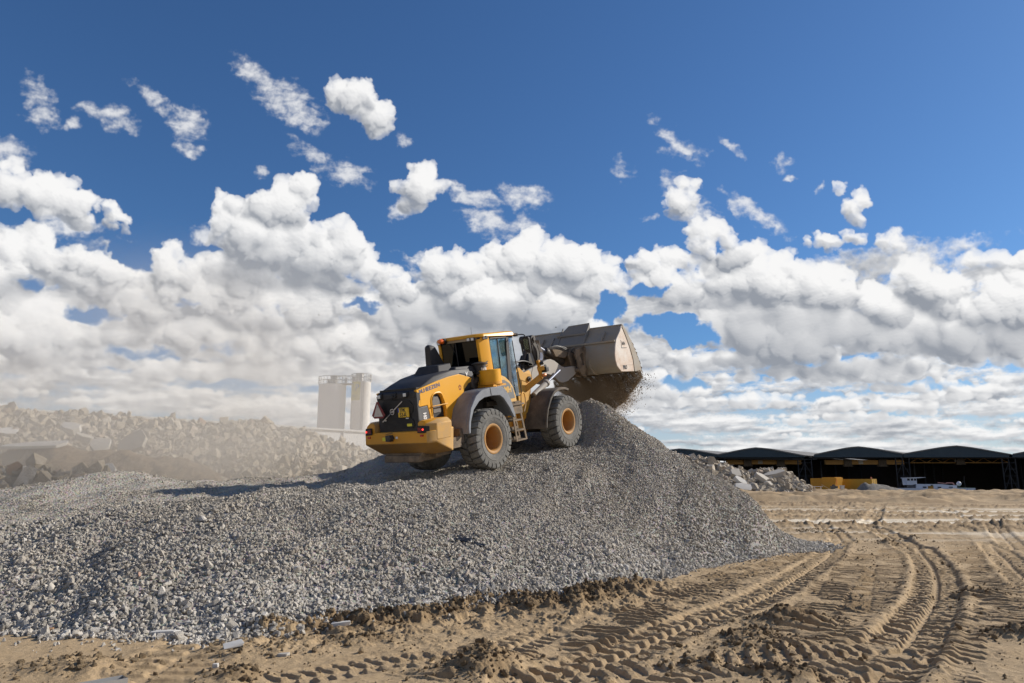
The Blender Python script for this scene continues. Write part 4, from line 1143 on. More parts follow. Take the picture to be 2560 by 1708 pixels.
# yellow side panels with the vent opening
outer = [(-1.975, 2.135), (-1.60, 2.215), (-1.2, 2.30), (-.8, 2.365), (-.4, 2.405), (-.1, 2.33), (.17, 2.255), (.16, 2.20), (-.05, 2.15), (-.22, 2.02), (-.30, 1.85), (-.5, 1.65), (-.6, 1.40), (-.62, 1.22), (-1.60, 1.22), (-1.585, 1.40), (-1.575, 1.52), (-1.63, 1.76), (-1.90, 1.745), (-1.945, 1.80), (-1.885, 1.95)]
hole = [(-1.46, 1.45), (-1.03, 1.43), (-1.03, 1.62), (-1.10, 1.88), (-1.16, 1.97), (-1.24, 2.00), (-1.36, 1.99), (-1.43, 1.94), (-1.47, 1.84), (-1.475, 1.60)]
for s_ in (-1, 1):
    a, b = s_ * .575, s_ * .645
    c = MB(); c.prism(outer, min(a, b), max(a, b), hole=hole); sp = c.build('side_panel', M_YEL, L0, bevel=.012, seg=2)
    c = MB(); c.prism([(-1.965, 1.735), (-1.90, 1.74), (-1.64, 1.755), (-1.59, 1.53), (-1.60, 1.22), (-1.965, 1.22)], min(a, b), max(a, b)); lp = c.build('lower_panel', mat_paint('dark_grey_panel', (.07, .075, .08), .5, .4, (.25, .24, .22)) if s_ < 0 else M_BLK, sp, bevel=.015)
    c = MB(); c.prism([(-1.40, 1.55), (-1.14, 1.56), (-1.16, 1.84), (-1.22, 1.93), (-1.36, 1.93), (-1.41, 1.84)], s_ * .60 - .006, s_ * .60 + .006)
    for k in range(9): c.beam((-1.39, s_ * .606, 1.58 + k * .036), (-1.17, s_ * .606, 1.58 + k * .036), .004, .010)
    c.build('vent_grille', mat_paint('grey_mesh', (.16, .15, .14), .7, .4, (.3, .27, .23)), sp)
    c = MB(); c.tube([(-1.50, s_ * .66, 1.715), (-1.47, s_ * .69, 1.72), (-1.0, s_ * .69, 1.735), (-.985, s_ * .645, 1.735)], .014, sub=3); c.build('handrail', M_YELD, sp)
    # bulge bordering the recess
    c = MB(); c.tube([(-1.50, s_ * .64, 1.50), (-1.50, s_ * .645, 1.72), (-1.49, s_ * .645, 1.88), (-1.42, s_ * .645, 1.985), (-1.28, s_ * .645, 2.025), (-1.14, s_ * .645, 2.0), (-1.06, s_ * .645, 1.86), (-.99, s_ * .645, 1.60), (-.99, s_ * .64, 1.42)], .020); c.build('panel_flange', M_YEL, sp)
SX = lambda x, z, y=-.646, slope=0.0: frame((x, y, z), (1, 0, slope), (-slope, 0, 1))
text('lettering', 'M.HEEZEN', .125, SX(-1.875, 2.045, slope=.165), M_INKB, L0, squash=1.30, bold=.004)
text('lettering', 'L120H', .15, frame((-1.70, -.648, 1.27), (-.03, 0, 1), (-1, 0, -.03)), M_WHITE, L0, squash=.82, bold=.006)
c = MB()
for k in range(5):
    a = k * 72 + 90; c.prism([(-.40 + .055 * cos(radians(a - 24)), 2.075 + .07 * sin(radians(a - 24))), (-.40 + .02 * cos(radians(a)), 2.075 + .02 * sin(radians(a))), (-.40 + .055 * cos(radians(a + 24)), 2.075 + .07 * sin(radians(a + 24)))], -.650, -.644)
c.build('round_emblem', mat_paint('emblem_red', (.25, .03, .05), .5, .1), L0)

# --- exhaust stack and air intake
c = MB(); c.hull([(-.16, .62, 2.55), (-.20, .56, 3.20), (-.17, .40, 2.55), (-.17, .42, 3.20), (-.06, .58, 3.25), (.02, .40, 3.20), (.36, .30, 2.50), (.30, .58, 2.50), (.10, .40, 2.95)])
c.build('exhaust_stack', M_BLK, L0, bevel=.05, seg=3, smooth=60)
c = MB(); c.lathe([(.13, 2.35), (.20, 2.36), (.20, 2.395), (.16, 2.40), (.16, 2.585), (.205, 2.60), (.205, 2.625), (.09, 2.65), (.03, 2.665)], (.50, -.62, 0), 'z', 32)
tb = c.build('intake_cap', mat_paint('cap_black', (.02, .02, .022), .4, .2, (.2, .18, .16)), L0)
def curved_text(body, r, cx, cyy, z, size, a0, mat, parent, nm='lettering', sq=.8, dirn=1):
    c = bpy.data.curves.new(nm, 'FONT'); c.body = body; c.size = size; c.offset = .002; c.extrude = .002
    t = bpy.data.objects.new(nm, c); COL.objects.link(t); dg = bpy.context.evaluated_depsgraph_get(); dg.update()
    me = bpy.data.meshes.new_from_object(t.evaluated_get(dg)); bpy.data.objects.remove(t)
    for v in me.vertices:
        a = a0 + dirn * v.co.x * sq / r; rr = r + v.co.z
        v.co = (cx + rr * cos(a), cyy + rr * sin(a), z + v.co.y)
    me.materials.clear(); me.materials.append(mat)
    o = bpy.data.objects.new(nm, me); COL.objects.link(o); o.parent = parent; return o
curved_text('turbo', .165, .50, -.62, 2.44, .12, radians(228), M_WHITE, tb)
c = MB(); c.tube([(.50, -.60, 2.36), (.48, -.55, 2.25), (.25, -.52, 2.12), (.05, -.45, 2.0)], .085, seg=12); c.tube([(.12, -.60, 2.28), (.10, -.62, 2.12), (.16, -.60, 2.02)], .055, seg=10); c.build('intake_hose', M_DARK, L0)
c = MB(); c.lathe([(.20, 2.10), (.285, 2.11), (.285, 2.42), (.27, 2.435), (.03, 2.44)], (.60, -.84, 0), 'z', 40)
af = c.build('air_filter', M_YEL, L0, smooth=40)
c = MB(); c.lathe([(.10, 2.045), (.293, 2.055), (.293, 2.12), (.25, 2.125)], (.60, -.84, 0), 'z', 40); c.build('filter_band', M_YELM, af)
c = MB()
for k in range(6): c.cyl((.42 + k * .075, -1.12 + .05 * abs(k - 2.5) / 2.5, 2.03), (.42 + k * .075, -1.12 + .05 * abs(k - 2.5) / 2.5, 2.06), .02, seg=8)
c.box(.36, .9, -1.10, -.6, 2.0, 2.045); c.build('filter_bracket', M_YELM, af)
c = MB(); c.box(.02, .40, -.58, -.1, 1.2, 2.25); c.box(-.15, .12, -.52, -.3, 1.9, 2.2); c.build('engine_parts', M_DARK, L0, bevel=.03)
c = MB(); c.box(.42, .50, -.66, -.56, 1.95, 2.38); c.box(.16, .22, -.6, -.5, 1.95, 2.2); c.build('engine_bracket', M_YELD, L0, bevel=.01)
# V-shaped decal area on the hood side by the cap
c = MB(); c.prism([(-.36, 2.425), (.12, 2.44), (.16, 2.275), (-.05, 2.345)], -.652, -.60); hd = c.build('hood_trim', mat_paint('grey_trim', (.10, .10, .105), .5, .3, (.3, .3, .29)), L0, bevel=.006)
text('lettering', 'V', .12, SX(-.14, 2.345, -.656, .05), M_WHITE, hd, bold=.008)

# --- fenders (rear)
def fender(path, inner, y_in, y_out, thick, name, mat, lip_y, parent=L0):
    c = MB(); n = len(path)
    th_ = []
    for i, p in enumerate(path):        # thin shell over the wheel
        a, b = path[max(i - 1, 0)], path[min(i + 1, n - 1)]
        d = Vector((b[0] - a[0], b[1] - a[1])).normalized(); th_.append((p[0] + d.y * thick, p[1] - d.x * thick))
    def strip(A, B, y0, y1):
        for i in range(n - 1):
            for q in ((A[i], A[i + 1], B[i + 1], B[i]),):
                pass
        b_ = bmesh.new(); rows = []
        for (poly, yy) in ((A, y0), (B, y0), (B, y1), (A, y1)): rows.append([b_.verts.new((p[0], yy, p[1])) for p in poly])
        for r in range(4):
            X_, Y_ = rows[r], rows[(r + 1) % 4]
            for i in range(n - 1): b_.faces.new((X_[i], X_[i + 1], Y_[i + 1], Y_[i]))
        for i in (0, n - 1): b_.faces.new([rows[r][i] for r in range(4)])
        bmesh.ops.recalc_face_normals(b_, faces=b_.faces)
        me = bpy.data.meshes.new('t'); b_.to_mesh(me); b_.free(); c.bm.from_mesh(me); bpy.data.meshes.remove(me)
    strip(path, th_, y_in, y_out)
    pin = [(p[0], p[1]) for p in inner]
    strip([(p[0] + .0, p[1] + .0) for p in path], pin, y_out, lip_y)
    return c.build(name, mat, parent, bevel=.02, seg=2, smooth=50)
po = [(-.90, .98), (-.90, 1.10), (-.86, 1.28), (-.74, 1.58), (-.50, 1.84), (-.25, 1.96), (.15, 1.995), (.55, 1.985), (.72, 1.90), (.92, 1.60), (1.05, 1.20)]
pi_ = [(-.84, .99), (-.82, 1.12), (-.78, 1.27), (-.64, 1.52), (-.40, 1.70), (-.18, 1.77), (.15, 1.785), (.46, 1.765), (.60, 1.68), (.82, 1.42), (.98, 1.15)]
for s_ in (-1, 1):
    f = fender(po, pi_, s_ * .60, s_ * 1.12, .03, 'fender', M_GRY, s_ * 1.20)
    c = MB(); c.beam((.10, s_ * 1.205, 1.80), (.08, s_ * 1.205, 1.98), .004, .02); c.beam((.08, s_ * 1.205, 1.98), (.02, s_ * .7, 2.003), .02, .006); c.build('fender_seam', M_INK, f)
    c = MB(); c.box(-.85, .95, min(s_ * .56, s_ * .60), max(s_ * .56, s_ * .60), .9, 1.9); c.build('inner_liner', M_BLK2, f)
pf = [(2.46, .68), (2.50, .90), (2.62, 1.20), (2.82, 1.48), (3.06, 1.66), (3.35, 1.735), (3.64, 1.725), (3.85, 1.66)]
pfi = [(2.52, .70), (2.56, .91), (2.68, 1.18), (2.87, 1.43), (3.09, 1.59), (3.36, 1.66), (3.62, 1.65), (3.82, 1.60)]
for s_ in (-1, 1):
    f = fender(pf, pfi, s_ * .44, s_ * 1.10, .03, 'fender', mat_paint('dusty_rubber', (.06, .055, .05), .75, .95, (.25, .205, .16), 2.4), s_ * 1.18)

# --- cab
cab = MB()
cab.prism([(.50, -.74), (1.62, -.74), (1.95, -.60), (1.95, .60), (1.62, .74), (.50, .74)], 1.50, 1.62, axis=2)   # floor pan
cab = cab.build('cab', M_DARK, L0, bevel=.01)
for s_ in (-1, 1):
    c = MB(); pts = [(.46, .60), (.46, .68), (.70, .755), (.83, .755), (.83, .70), (.60, .60)]
    lo, hi = [], []
    c.hull([(x + .0, s_ * y, 3.28) for x, y in pts] + [(x + .10, s_ * y, 1.95) for x, y in pts])
    c.build('pillar', M_YEL, cab, bevel=.012)
    c = MB(); c.hull([(x, s_ * y, 3.27) for x, y in ((1.60, .70), (1.60, .745), (1.72, .745), (1.72, .70))] + [(x, s_ * y, 1.95) for x, y in ((1.52, .70), (1.52, .745), (1.68, .745), (1.68, .70))])
    c.hull([(x, s_ * y, 1.95) for x, y in ((1.50, .70), (1.50, .745), (1.68, .745), (1.68, .70))] + [(x, s_ * y, 1.55) for x, y in ((1.56, .70), (1.56, .745), (1.72, .745), (1.72, .70))])
    c.build('pillar', M_BLK, cab, bevel=.008)
    c = MB(); c.beam((1.93, s_ * .62, 3.27), (2.02, s_ * .60, 1.62), .035, .035); c.build('pillar', M_BLK, cab, bevel=.006)
    # door glass with its seals
    c = MB(); c.prism([(.84, 3.22), (1.60, 3.24), (1.53, 1.95), (1.40, 1.66), (1.22, 2.05), (.94, 2.30)], s_ * .728 - .006, s_ * .728 + .006); w = c.build('side_window', M_GLASS, cab)
    c = MB(); c.tube([(.84, s_ * .742, 3.22), (.88, s_ * .742, 2.7), (.95, s_ * .742, 2.30)], .016, sub=2); c.tube([(.86, s_ * .742, 3.235), (1.60, s_ * .742, 3.25)], .022, sub=1)
    c.beam((1.22, s_ * .735, 3.22), (1.24, s_ * .735, 2.1), .02, .02)
    c.build('window_seal', M_BLK, w)
    c = MB(); c.tube([(1.80, s_ * .80, 3.15), (1.86, s_ * .80, 2.6), (1.96, s_ * .80, 2.05), (1.97, s_ * .80, 1.70), (1.80, s_ * .78, 1.66)], .012, sub=4); c.build('handrail', M_BLK, cab)
    c = MB(); c.prism([(1.70, 3.25), (1.94, 3.25), (2.02, 1.66), (1.70, 1.66)], s_ * .70 - .004, s_ * .70 + .004); c.build('front_quarter_window', mat_glass('clear_glass', (.80, .84, .84), .03) if s_ < 0 else bpy.data.materials['clear_glass'], cab)
    # lower door panel
    c = MB(); c.prism([(.84, 2.30), (.95, 2.29), (1.12, 2.27), (1.32, 2.20), (1.50, 2.07), (1.62, 1.92), (1.72, 1.66), (1.74, 1.46), (1.20, 1.44), (.95, 1.60), (.84, 1.95)], min(s_ * .74, s_ * .80), max(s_ * .74, s_ * .80))
    dp = c.build('door_panel', mat_paint('pale_yellow', (.70, .40, .08), .5, .5, (.52, .42, .30), 2) if s_ < 0 else M_YELD, cab, bevel=.015)  # right panel gets a paler, less saturated yellow than the body paint
    c = MB(); c.prism([(.90, 2.12), (1.25, 2.13), (1.45, 2.03), (1.60, 1.86), (1.66, 1.62), (1.20, 1.60), (.95, 1.75)], min(s_ * .795, s_ * .805), max(s_ * .795, s_ * .805)); dg_ = c.build('decal_panel', mat_paint('grey_decal', (.12, .13, .135), .5, .6, (.33, .32, .29)), dp)
    if s_ < 0: text('lettering', 'MH', .20, frame((1.20, -.806, 1.80), (1, 0, -.02), (.02, 0, 1)), mat_paint('letter_yellow', (.66, .38, .06), .5, .3), dg_, squash=1.05, bold=.012)
    c = MB(); c.beam((.52, s_ * .752, 2.50), (.66, s_ * .757, 2.54), .004, .02); c.beam((.54, s_ * .752, 2.56), (.68, s_ * .757, 2.60), .004, .02); c.beam((.56, s_ * .752, 2.62), (.70, s_ * .757, 2.66), .004, .02)
    c.build('vent_slots', M_INK, cab)
c = MB()
c.hull([(x, s * y, z) for s in (-1, 1) for x, y, z in [(.40, .66, 3.285), (.56, .80, 3.285), (1.95, .80, 3.285), (2.10, .66, 3.285), (.42, .64, 3.35), (.60, .76, 3.37), (1.90, .76, 3.40), (2.02, .64, 3.40), (.50, .55, 3.38), (1.85, .6, 3.43)]])
rf = c.build('roof', M_YEL, cab, bevel=.02, seg=3)
c = MB(); c.box(.46, 1.98, -.70, .70, 3.235, 3.29); c.build('headliner', M_BLK, rf)
c = MB(); c.box(.44, .50, -.64, .64, 3.22, 3.285); c.box(.43, .47, .05, .30, 3.28, 3.32); c.build('rear_gutter', mat_paint('tan_strip', (.35, .28, .17), .5, .5), rf)
c = MB(); c.tube([(.9, -.15, 3.40), (.9, -.15, 3.60)], .004, sub=1); c.build('antenna', M_BLK, rf)
for (x, y, z) in ((.40, -.44, 3.25), (.40, -.57, 3.25), (.40, .56, 3.25), (.62, -.79, 3.26), (1.98, -.80, 3.30), (1.98, .80, 3.30)):
    c = MB(); c.box(x - .03, x + .05, y - .055, y + .055, z - .045, z + .045); h = c.build('work_light', M_BLK, rf, bevel=.008)
    c = MB(); c.box(x - .04, x - .028, y - .042, y + .042, z - .034, z + .034); c.build('lens', M_LAMP, h)
c = MB(); c.cyl((.33, .38, 3.29), (.44, .38, 3.29), .075); bc = c.build('beacon', M_BLK, rf, bevel=.01)
c = MB(); c.lathe([(.02, .20), (.055, .215), (.066, .24), (.07, .33)], (0, .40, 3.29), 'x', 24); c.build('orange_lens', M_ORANGE, bc)
# glass, interior
c = MB(); c.hull([(.50, y, 3.24) for y in (-.60, .60)] + [(.56, y, 2.30) for y in (-.60, .60)] + [(.51, y, 3.24) for y in (-.60, .60)] + [(.57, y, 2.30) for y in (-.60, .60)]); rw = c.build('rear_window', M_GLASSR, cab)
c = MB(); c.beam((.492, .10, 3.24), (.55, .10, 2.40), .03, .012); c.beam((.485, .3, 3.22), (.53, .12, 2.9), .01, .01); c.build('wiper', M_INK, rw)
c = MB(); c.hull([(1.95, y, 3.25) for y in (-.60, .60)] + [(2.03, y, 1.66) for y in (-.60, .60)] + [(1.96, y, 3.25) for y in (-.60, .60)] + [(2.04, y, 1.66) for y in (-.60, .60)]); c.build('windscreen', bpy.data.materials['clear_glass'], cab)
c = MB(); c.box(.56, .62, -.66, .66, 1.60, 2.34); c.box(.6, 1.6, -.69, .69, 1.60, 1.66); c.build('rear_bulkhead', M_BLK2, cab)
c = MB(); c.box(.80, 1.25, -.26, .26, 1.90, 2.05); c.hull([(.72, y, 2.0) for y in (-.25, .25)] + [(.84, y, 2.0) for y in (-.25, .25)] + [(.62, y, 2.65) for y in (-.22, .22)] + [(.70, y, 2.65) for y in (-.22, .22)]); c.box(.60, .68, -.12, .12, 2.68, 2.88); c.box(.85, 1.2, -.2, .2, 1.62, 1.9)
c.build('seat', M_BLK, cab, bevel=.03)
c = MB(); c.lathe([(.17, -.012), (.185, 0), (.17, .012), (.158, 0)], (0, 0, 0), 'z', 28, close=True); st = c.build('steering_wheel', M_INK, cab); st.matrix_local = Matrix.Translation((1.52, 0, 2.32)) @ Matrix.Rotation(radians(-35), 4, 'Y')
c = MB(); c.beam((1.80, 0, 1.65), (1.54, 0, 2.30), .12, .10); c.box(1.70, 1.92, -.45, .45, 2.2, 2.45); c.build('dashboard', M_BLK, cab, bevel=.02)
c = MB(); c.tube([(1.45, .70, 2.95), (1.35, .68, 2.72), (1.25, .66, 2.58)], .012, sub=2); c.hull([(1.30, .66, 2.66), (1.22, .66, 2.56), (1.26, .66, 2.52), (1.30, .68, 2.6)]); c.build('left_grab_handle', M_INK, cab)
# mirrors
for s_ in (-1, 1):
    c = MB(); c.tube([(1.92, s_ * .76, 3.28), (1.95, s_ * 1.02, 3.29), (1.96, s_ * 1.12, 3.24), (1.97, s_ * 1.13, 3.15)], .016, sub=3)
    c.hull([(x + (3.2 - z) * .12, s_ * y, z) for x in (1.955, 2.02) for y, z in ((1.03, 3.18), (1.23, 3.17), (1.04, 2.86), (1.22, 2.82), (1.06, 3.21), (1.20, 3.21), (1.10, 2.78), (1.19, 2.76))])
    mr = c.build('mirror', M_BLK, L0, bevel=.015)
    c = MB(); c.hull([(x + (3.2 - z) * .12, s_ * y, z) for x in (1.945, 1.951) for y, z in ((1.05, 3.16), (1.21, 3.15), (1.06, 2.88), (1.20, 2.85))]); c.build('mirror_glass', Mat('mirror_glass').bsdf((.7, .75, .72), .06, 1.0), mr)

# --- ladder on each side
for s_ in (-1, 1):
    Y = lambda a, b: (min(s_ * a, s_ * b), max(s_ * a, s_ * b))
    c = MB(); c.box(1.05, 1.50, *Y(.80, 1.12), 1.22, 1.44)
    c.box(1.00, 1.56, *Y(.78, 1.16), 1.44, 1.49)
    lad = c.build('battery_box', M_MUD, L0, bevel=.015)
    c = MB()
    for z, xa, xb in ((1.06, 1.04, 1.42), (.80, 1.07, 1.47), (.54, 1.10, 1.52)):
        c.box(xa, xb, *Y(.92, 1.14), z - .02, z + .02)
        c.box(xa, xb, *Y(.92, .95), z + .02, z + .09)
    for a, b in (((1.02, 1.22), (1.09, .52)), ((1.38, 1.22), (1.52, .52))):
        c.beam((a[0], s_ * 1.13, a[1]), (b[0], s_ * 1.13, b[1]), .025, .07)
        c.beam((a[0], s_ * .93, a[1]), (b[0], s_ * .93, b[1]), .02, .06)
    c.build('ladder', M_MUD, L0, bevel=.006)
    c = MB(); c.tube([(1.50, s_ * 1.10, 1.49), (1.50, s_ * 1.12, 1.68), (1.58, s_ * 1.12, 1.75), (1.66, s_ * 1.12, 1.68), (1.66, s_ * 1.12, 1.45), (1.56, s_ * 1.12, 1.25)], .017); c.build('handrail', M_YELD, L0)
    c = MB(); c.box(.95, 1.75, *Y(.6, .95), 1.49, 1.53); c.tube([(.98, s_ * .95, 1.53), (1.0, s_ * 1.0, 1.66), (1.12, s_ * 1.0, 1.66), (1.14, s_ * .95, 1.53)], .012); c.build('platform', M_MUD, L0)

# --- front frame
c = MB()
c.box(1.85, 2.2, -.3, .3, .7, 1.5); c.box(2.1, 4.1, -.42, .42, .65, 1.15)
c.hull([(2.3, y, z) for y in (-.48, .48) for z in (.9, 1.3)] + [(3.2, y, 1.2) for y in (-.48, .48)] + [(3.1, y, 1.62) for y in (-.44, .44)] + [(2.45, y, 1.65) for y in (-.48, .48)])
fr = c.build('front_frame', M_YELM, L0, bevel=.015)
for s_ in (-1, 1):
    a, b = sorted((s_ * .24, s_ * .34)); a2, b2 = sorted((s_ * .44, s_ * .52))
    tw = [(2.22, 1.0), (2.22, 2.30), (2.30, 2.41), (2.42, 2.40), (2.60, 2.26), (2.95, 2.20), (3.02, 2.05), (2.86, 1.82), (2.72, 1.62), (2.75, 1.2)]
    c = MB(); c.prism(tw, a, b); c.prism(tw, a2, b2); c.box(2.50, 2.56, min(s_ * .34, s_ * .44), max(s_ * .34, s_ * .44), 1.1, 2.2)
    t_ = c.build('lift_tower', mat_paint('yellow_oily', (.60, .30, .02), .45, .4, (.42, .33, .20), 3) if s_ < 0 else M_YELD, fr, bevel=.012)
    c = MB(); c.cyl((2.80, s_ * .50, 2.06), (2.80, s_ * .57, 2.06), .075); c.cyl((2.80, s_ * .56, 2.06), (2.80, s_ * .60, 2.06), .03); c.build('pivot_pin', M_DARK, t_)
    c = MB(); c.cyl((2.92, s_ * .42, 1.56), (2.92, s_ * .56, 1.56), .07); c.build('pivot_pin', M_DARK, t_)
    c = MB()
    for k in range(4): c.tube([(2.30, s_ * (.36 + k * .022), 1.1), (2.34, s_ * (.37 + k * .02), 1.5), (2.40, s_ * (.36 + k * .02), 1.95), (2.42, s_ * (.38 + k * .015), 2.3), (2.55, s_ * .34, 2.42 + .02 * k), (2.8, s_ * .28, 2.38)], .013)
    c.build('hydraulic_hose', M_INK, fr)
# --- boom
boom_poly = [(2.66, 2.24), (2.95, 2.31), (3.40, 2.41), (3.76, 2.49), (4.02, 2.555), (4.22, 2.56), (4.40, 2.51), (4.60, 2.41), (4.80, 2.31), (5.0, 2.27), (5.35, 2.28), (5.62, 2.27), (5.72, 2.17), (5.66, 2.07), (5.50, 1.99), (5.30, 1.92), (5.08, 1.84), (4.80, 1.81), (4.55, 1.86), (4.38, 1.98), (4.20, 2.08), (3.95, 2.13), (3.65, 2.10), (3.35, 2.03), (3.10, 1.93), (2.75, 1.90), (2.64, 2.02)]
bo = MB(); bo.prism(boom_poly, -.44, -.34); bo.prism(boom_poly, .34, .44); bo.cyl((4.35, -.40, 2.25), (4.35, .40, 2.25), .11); bo.box(3.0, 3.25, -.40, .40, 2.05, 2.25)
bo = bo.build('boom', M_BOOM, L0, bevel=.012)
c = MB(); c.prism([(2.66, 2.24), (2.95, 2.31), (3.05, 2.25), (3.02, 2.05), (2.75, 1.90), (2.64, 2.02)], -.449, -.438); c.build('boom_root', mat_paint('pale_yellow', (.70, .40, .08), .5, .5), bo)  # same paler yellow plate on the boom's right side
c = MB(); c.cyl((3.86, -.455, 2.36), (3.86, -.425, 2.36), .06); c.build('boom_hole', M_INK, bo)
for s_ in (-1, 1):
    y = s_ * .56
    c = MB(); c.cyl((2.92, y, 1.58), (3.62, y, 1.87), .088, seg=24); c.cyl((3.60, y, 1.862), (3.68, y, 1.895), .112, seg=24)
    lc = c.build('lift_cylinder', M_BOOM, L0, bevel=.006)
    c = MB(); c.cyl((3.66, y, 1.885), (4.45, y, 2.20), .036); c.build('cylinder_rod', M_CHROME, lc)
    # head lamp bracket
    c = MB(); c.beam((2.62, s_ * .50, 1.78), (2.92, s_ * .88, 2.10), .05, .16); c.beam((2.92, s_ * .88, 2.04), (2.84, s_ * .88, 2.56), .08, .09, up=(1, 0, 0)); c.beam((2.80, s_ * .86, 2.30), (2.96, s_ * .98, 2.33), .06, .12)
    hb = c.build('lamp_bracket', mat_paint('yellow_bracket', (.62, .29, .015), .45, .3), L0, bevel=.01)
    c = MB(); c.hull([(2.95, s_ * .88, 2.20), (2.95, s_ * 1.05, 2.20), (2.95, s_ * .88, 2.36), (2.95, s_ * 1.05, 2.36), (3.10, s_ * .90, 2.22), (3.10, s_ * 1.05, 2.22), (3.10, s_ * .90, 2.35), (3.10, s_ * 1.05, 2.35)]); h = c.build('headlight', M_INK, hb, bevel=.02)
    c = MB(); c.box(3.10, 3.112, min(s_ * .92, s_ * 1.03), max(s_ * .92, s_ * 1.03), 2.24, 2.33); c.build('lens', M_LAMP, h)
    c = MB(); c.lathe([(.01, 2.88), (.04, 2.89), (.05, 2.93), (.045, 2.99), (.01, 3.02)], (0, s_ * .98, 2.13), 'x', 18); c.build('indicator', Mat('pale_orange').bsdf((.8, .30, .12), .3), hb)
    c = MB(); c.cyl((2.86, s_ * .90, 2.46), (2.95, s_ * .97, 2.47), .05); c.build('work_light', M_INK, hb, bevel=.01)
    c = MB(); c.tube([(2.85, s_ * .84, 2.5), (2.72, s_ * .78, 2.4), (2.72, s_ * .70, 2.2), (2.85, s_ * .60, 2.05)], .007); c.build('lamp_cable', M_INK, hb)
# --- tilt linkage
c = MB()
for y0, y1 in ((-.24, -.18), (.10, .16)):
    c.prism([(3.55, 3.20), (3.60, 3.31), (3.70, 3.31), (3.76, 3.20), (4.10, 2.40), (4.15, 2.15), (3.92, 2.12), (3.80, 2.35), (3.62, 2.8)], y0, y1)
c.cyl((3.66, -.26, 3.20), (3.66, .18, 3.20), .12, seg=28); c.cyl((3.66, -.30, 3.20), (3.66, -.26, 3.20), .06); c.box(3.62, 4.0, -.2, .14, 2.3, 2.42)
lk = c.build('tilt_lever', M_DARK, L0, bevel=.008)
c = MB(); c.cyl((3.72, -.04, 3.17), (4.72, -.04, 2.76), .045, seg=20); c.build('cylinder_rod', M_CHROME, lk)
c = MB(); c.cyl((4.55, -.04, 2.84), (5.50, -.04, 2.44), .115, seg=24); c.build('tilt_cylinder', M_DARK, L0, bevel=.006)
c = MB(); c.cyl((3.2, -.04, 2.35), (3.66, -.04, 3.10), .055, seg=20); c.build('link_rod', M_DARK, lk, bevel=.006)
c = MB()
for k in range(5): c.tube([(3.70 + .02 * k, -.28 - .02 * k, 3.16), (3.78 + .03 * k, -.32, 2.95), (3.80 + .04 * k, -.34, 2.75), (3.72 + .05 * k, -.34, 2.55), (3.75 + .05 * k, -.30, 2.40)], .014)
c.build('hydraulic_hose', mat_paint('grey_hose', (.16, .15, .14), .6, .6), lk)
c = MB()
for k in range(3): c.tube([(3.82 + .04 * k, -.34, 2.78), (3.80 + .05 * k, -.35, 2.66), (3.74 + .05 * k, -.35, 2.55)], .022)
c.build('hose_spring', M_CHROME, lk)
c = MB()
for k in range(6): c.tube([(2.35, -.2 + .05 * k, 2.25), (2.55, -.2 + .05 * k, 2.48 + .015 * k), (2.9, -.22 + .05 * k, 2.58), (3.3, -.2 + .05 * k, 2.55), (3.6, -.15 + .04 * k, 2.45)], .022)
c.hull([(3.35, -.2, 2.45), (3.3, .15, 2.45), (3.45, .1, 2.75), (3.5, -.15, 2.8), (3.7, 0, 2.4)])
c.build('hose_bundle', M_INK, L0)
# --- quick coupler
c = MB()
cp = [(5.40, 2.62), (5.52, 2.80), (6.02, 2.90), (6.10, 2.84), (6.12, 2.00), (5.98, 1.90), (5.74, 1.95), (5.56, 2.12), (5.52, 2.35)]
ch = [(5.70, 2.62), (5.92, 2.68), (5.95, 2.30), (5.82, 2.25)]
for y0, y1 in ((-.60, -.55), (-.36, -.31), (.31, .36), (.55, .60)): c.prism(cp, y0, y1, hole=ch)
c.cyl((5.62, -.62, 2.14), (5.62, .62, 2.14), .07); c.box(5.86, 6.05, -.6, .6, 2.74, 2.88); c.box(5.9, 6.06, -.6, .6, 1.94, 2.08)
c.hull([(5.30, y, 2.56) for y in (-.28, .28)] + [(5.45, y, 2.76) for y in (-.28, .28)] + [(5.0, y, 2.84) for y in (-.22, .22)] + [(4.75, y, 2.86) for y in (-.2, .2)] + [(4.9, y, 2.62) for y in (-.2, .2)] + [(5.75, y, 2.72) for y in (-.28, .28)])
c.box(5.7, 5.85, -.3, .3, 2.0, 2.7)
c.build('coupler', M_MUD, L0, bevel=.01)
c = MB(); c.tube([(4.70, -.20, 2.92), (5.0, -.26, 2.94), (5.3, -.30, 2.84), (5.6, -.36, 2.70)], .012); c.tube([(4.70, -.12, 2.92), (5.0, -.20, 2.96), (5.4, -.30, 2.86), (5.7, -.40, 2.66)], .012); c.build('hydraulic_hose', M_INK, L0)

# --- bucket
HW = 1.63
prof = [(6.66, 3.40), (6.52, 3.22), (6.20, 2.96), (6.10, 2.76), (6.02, 2.52), (6.02, 2.32), (6.10, 2.13), (6.34, 1.955), (6.70, 1.925), (7.26, 1.905), (7.72, 1.885)]
def offs(pp, t):
    o = []
    for i, p in enumerate(pp):
        a, b = pp[max(i - 1, 0)], pp[min(i + 1, len(pp) - 1)]
        d = Vector((b[0] - a[0], b[1] - a[1])).normalized(); o.append((p[0] - d.y * t, p[1] + d.x * t))
    return o
c = MB(); c.prism(prof + offs(prof, .03)[::-1], -HW, HW)
bk = c.build('bucket', M_STEEL, L0, bevel=.008, smooth=40)
side = [(6.66, 3.40), (6.52, 3.22), (6.20, 2.96), (6.10, 2.76), (6.02, 2.52), (6.02, 2.32), (6.10, 2.13), (6.34, 1.955), (7.26, 1.905), (7.72, 1.885), (7.66, 2.15), (7.42, 2.55), (7.18, 2.90), (6.95, 3.18), (6.74, 3.42)]
M_BSIDE = mat_paint('bucket_side_paint', (.66, .63, .58), .5, .9, (.50, .30, .17), 1.3, chips=.6)
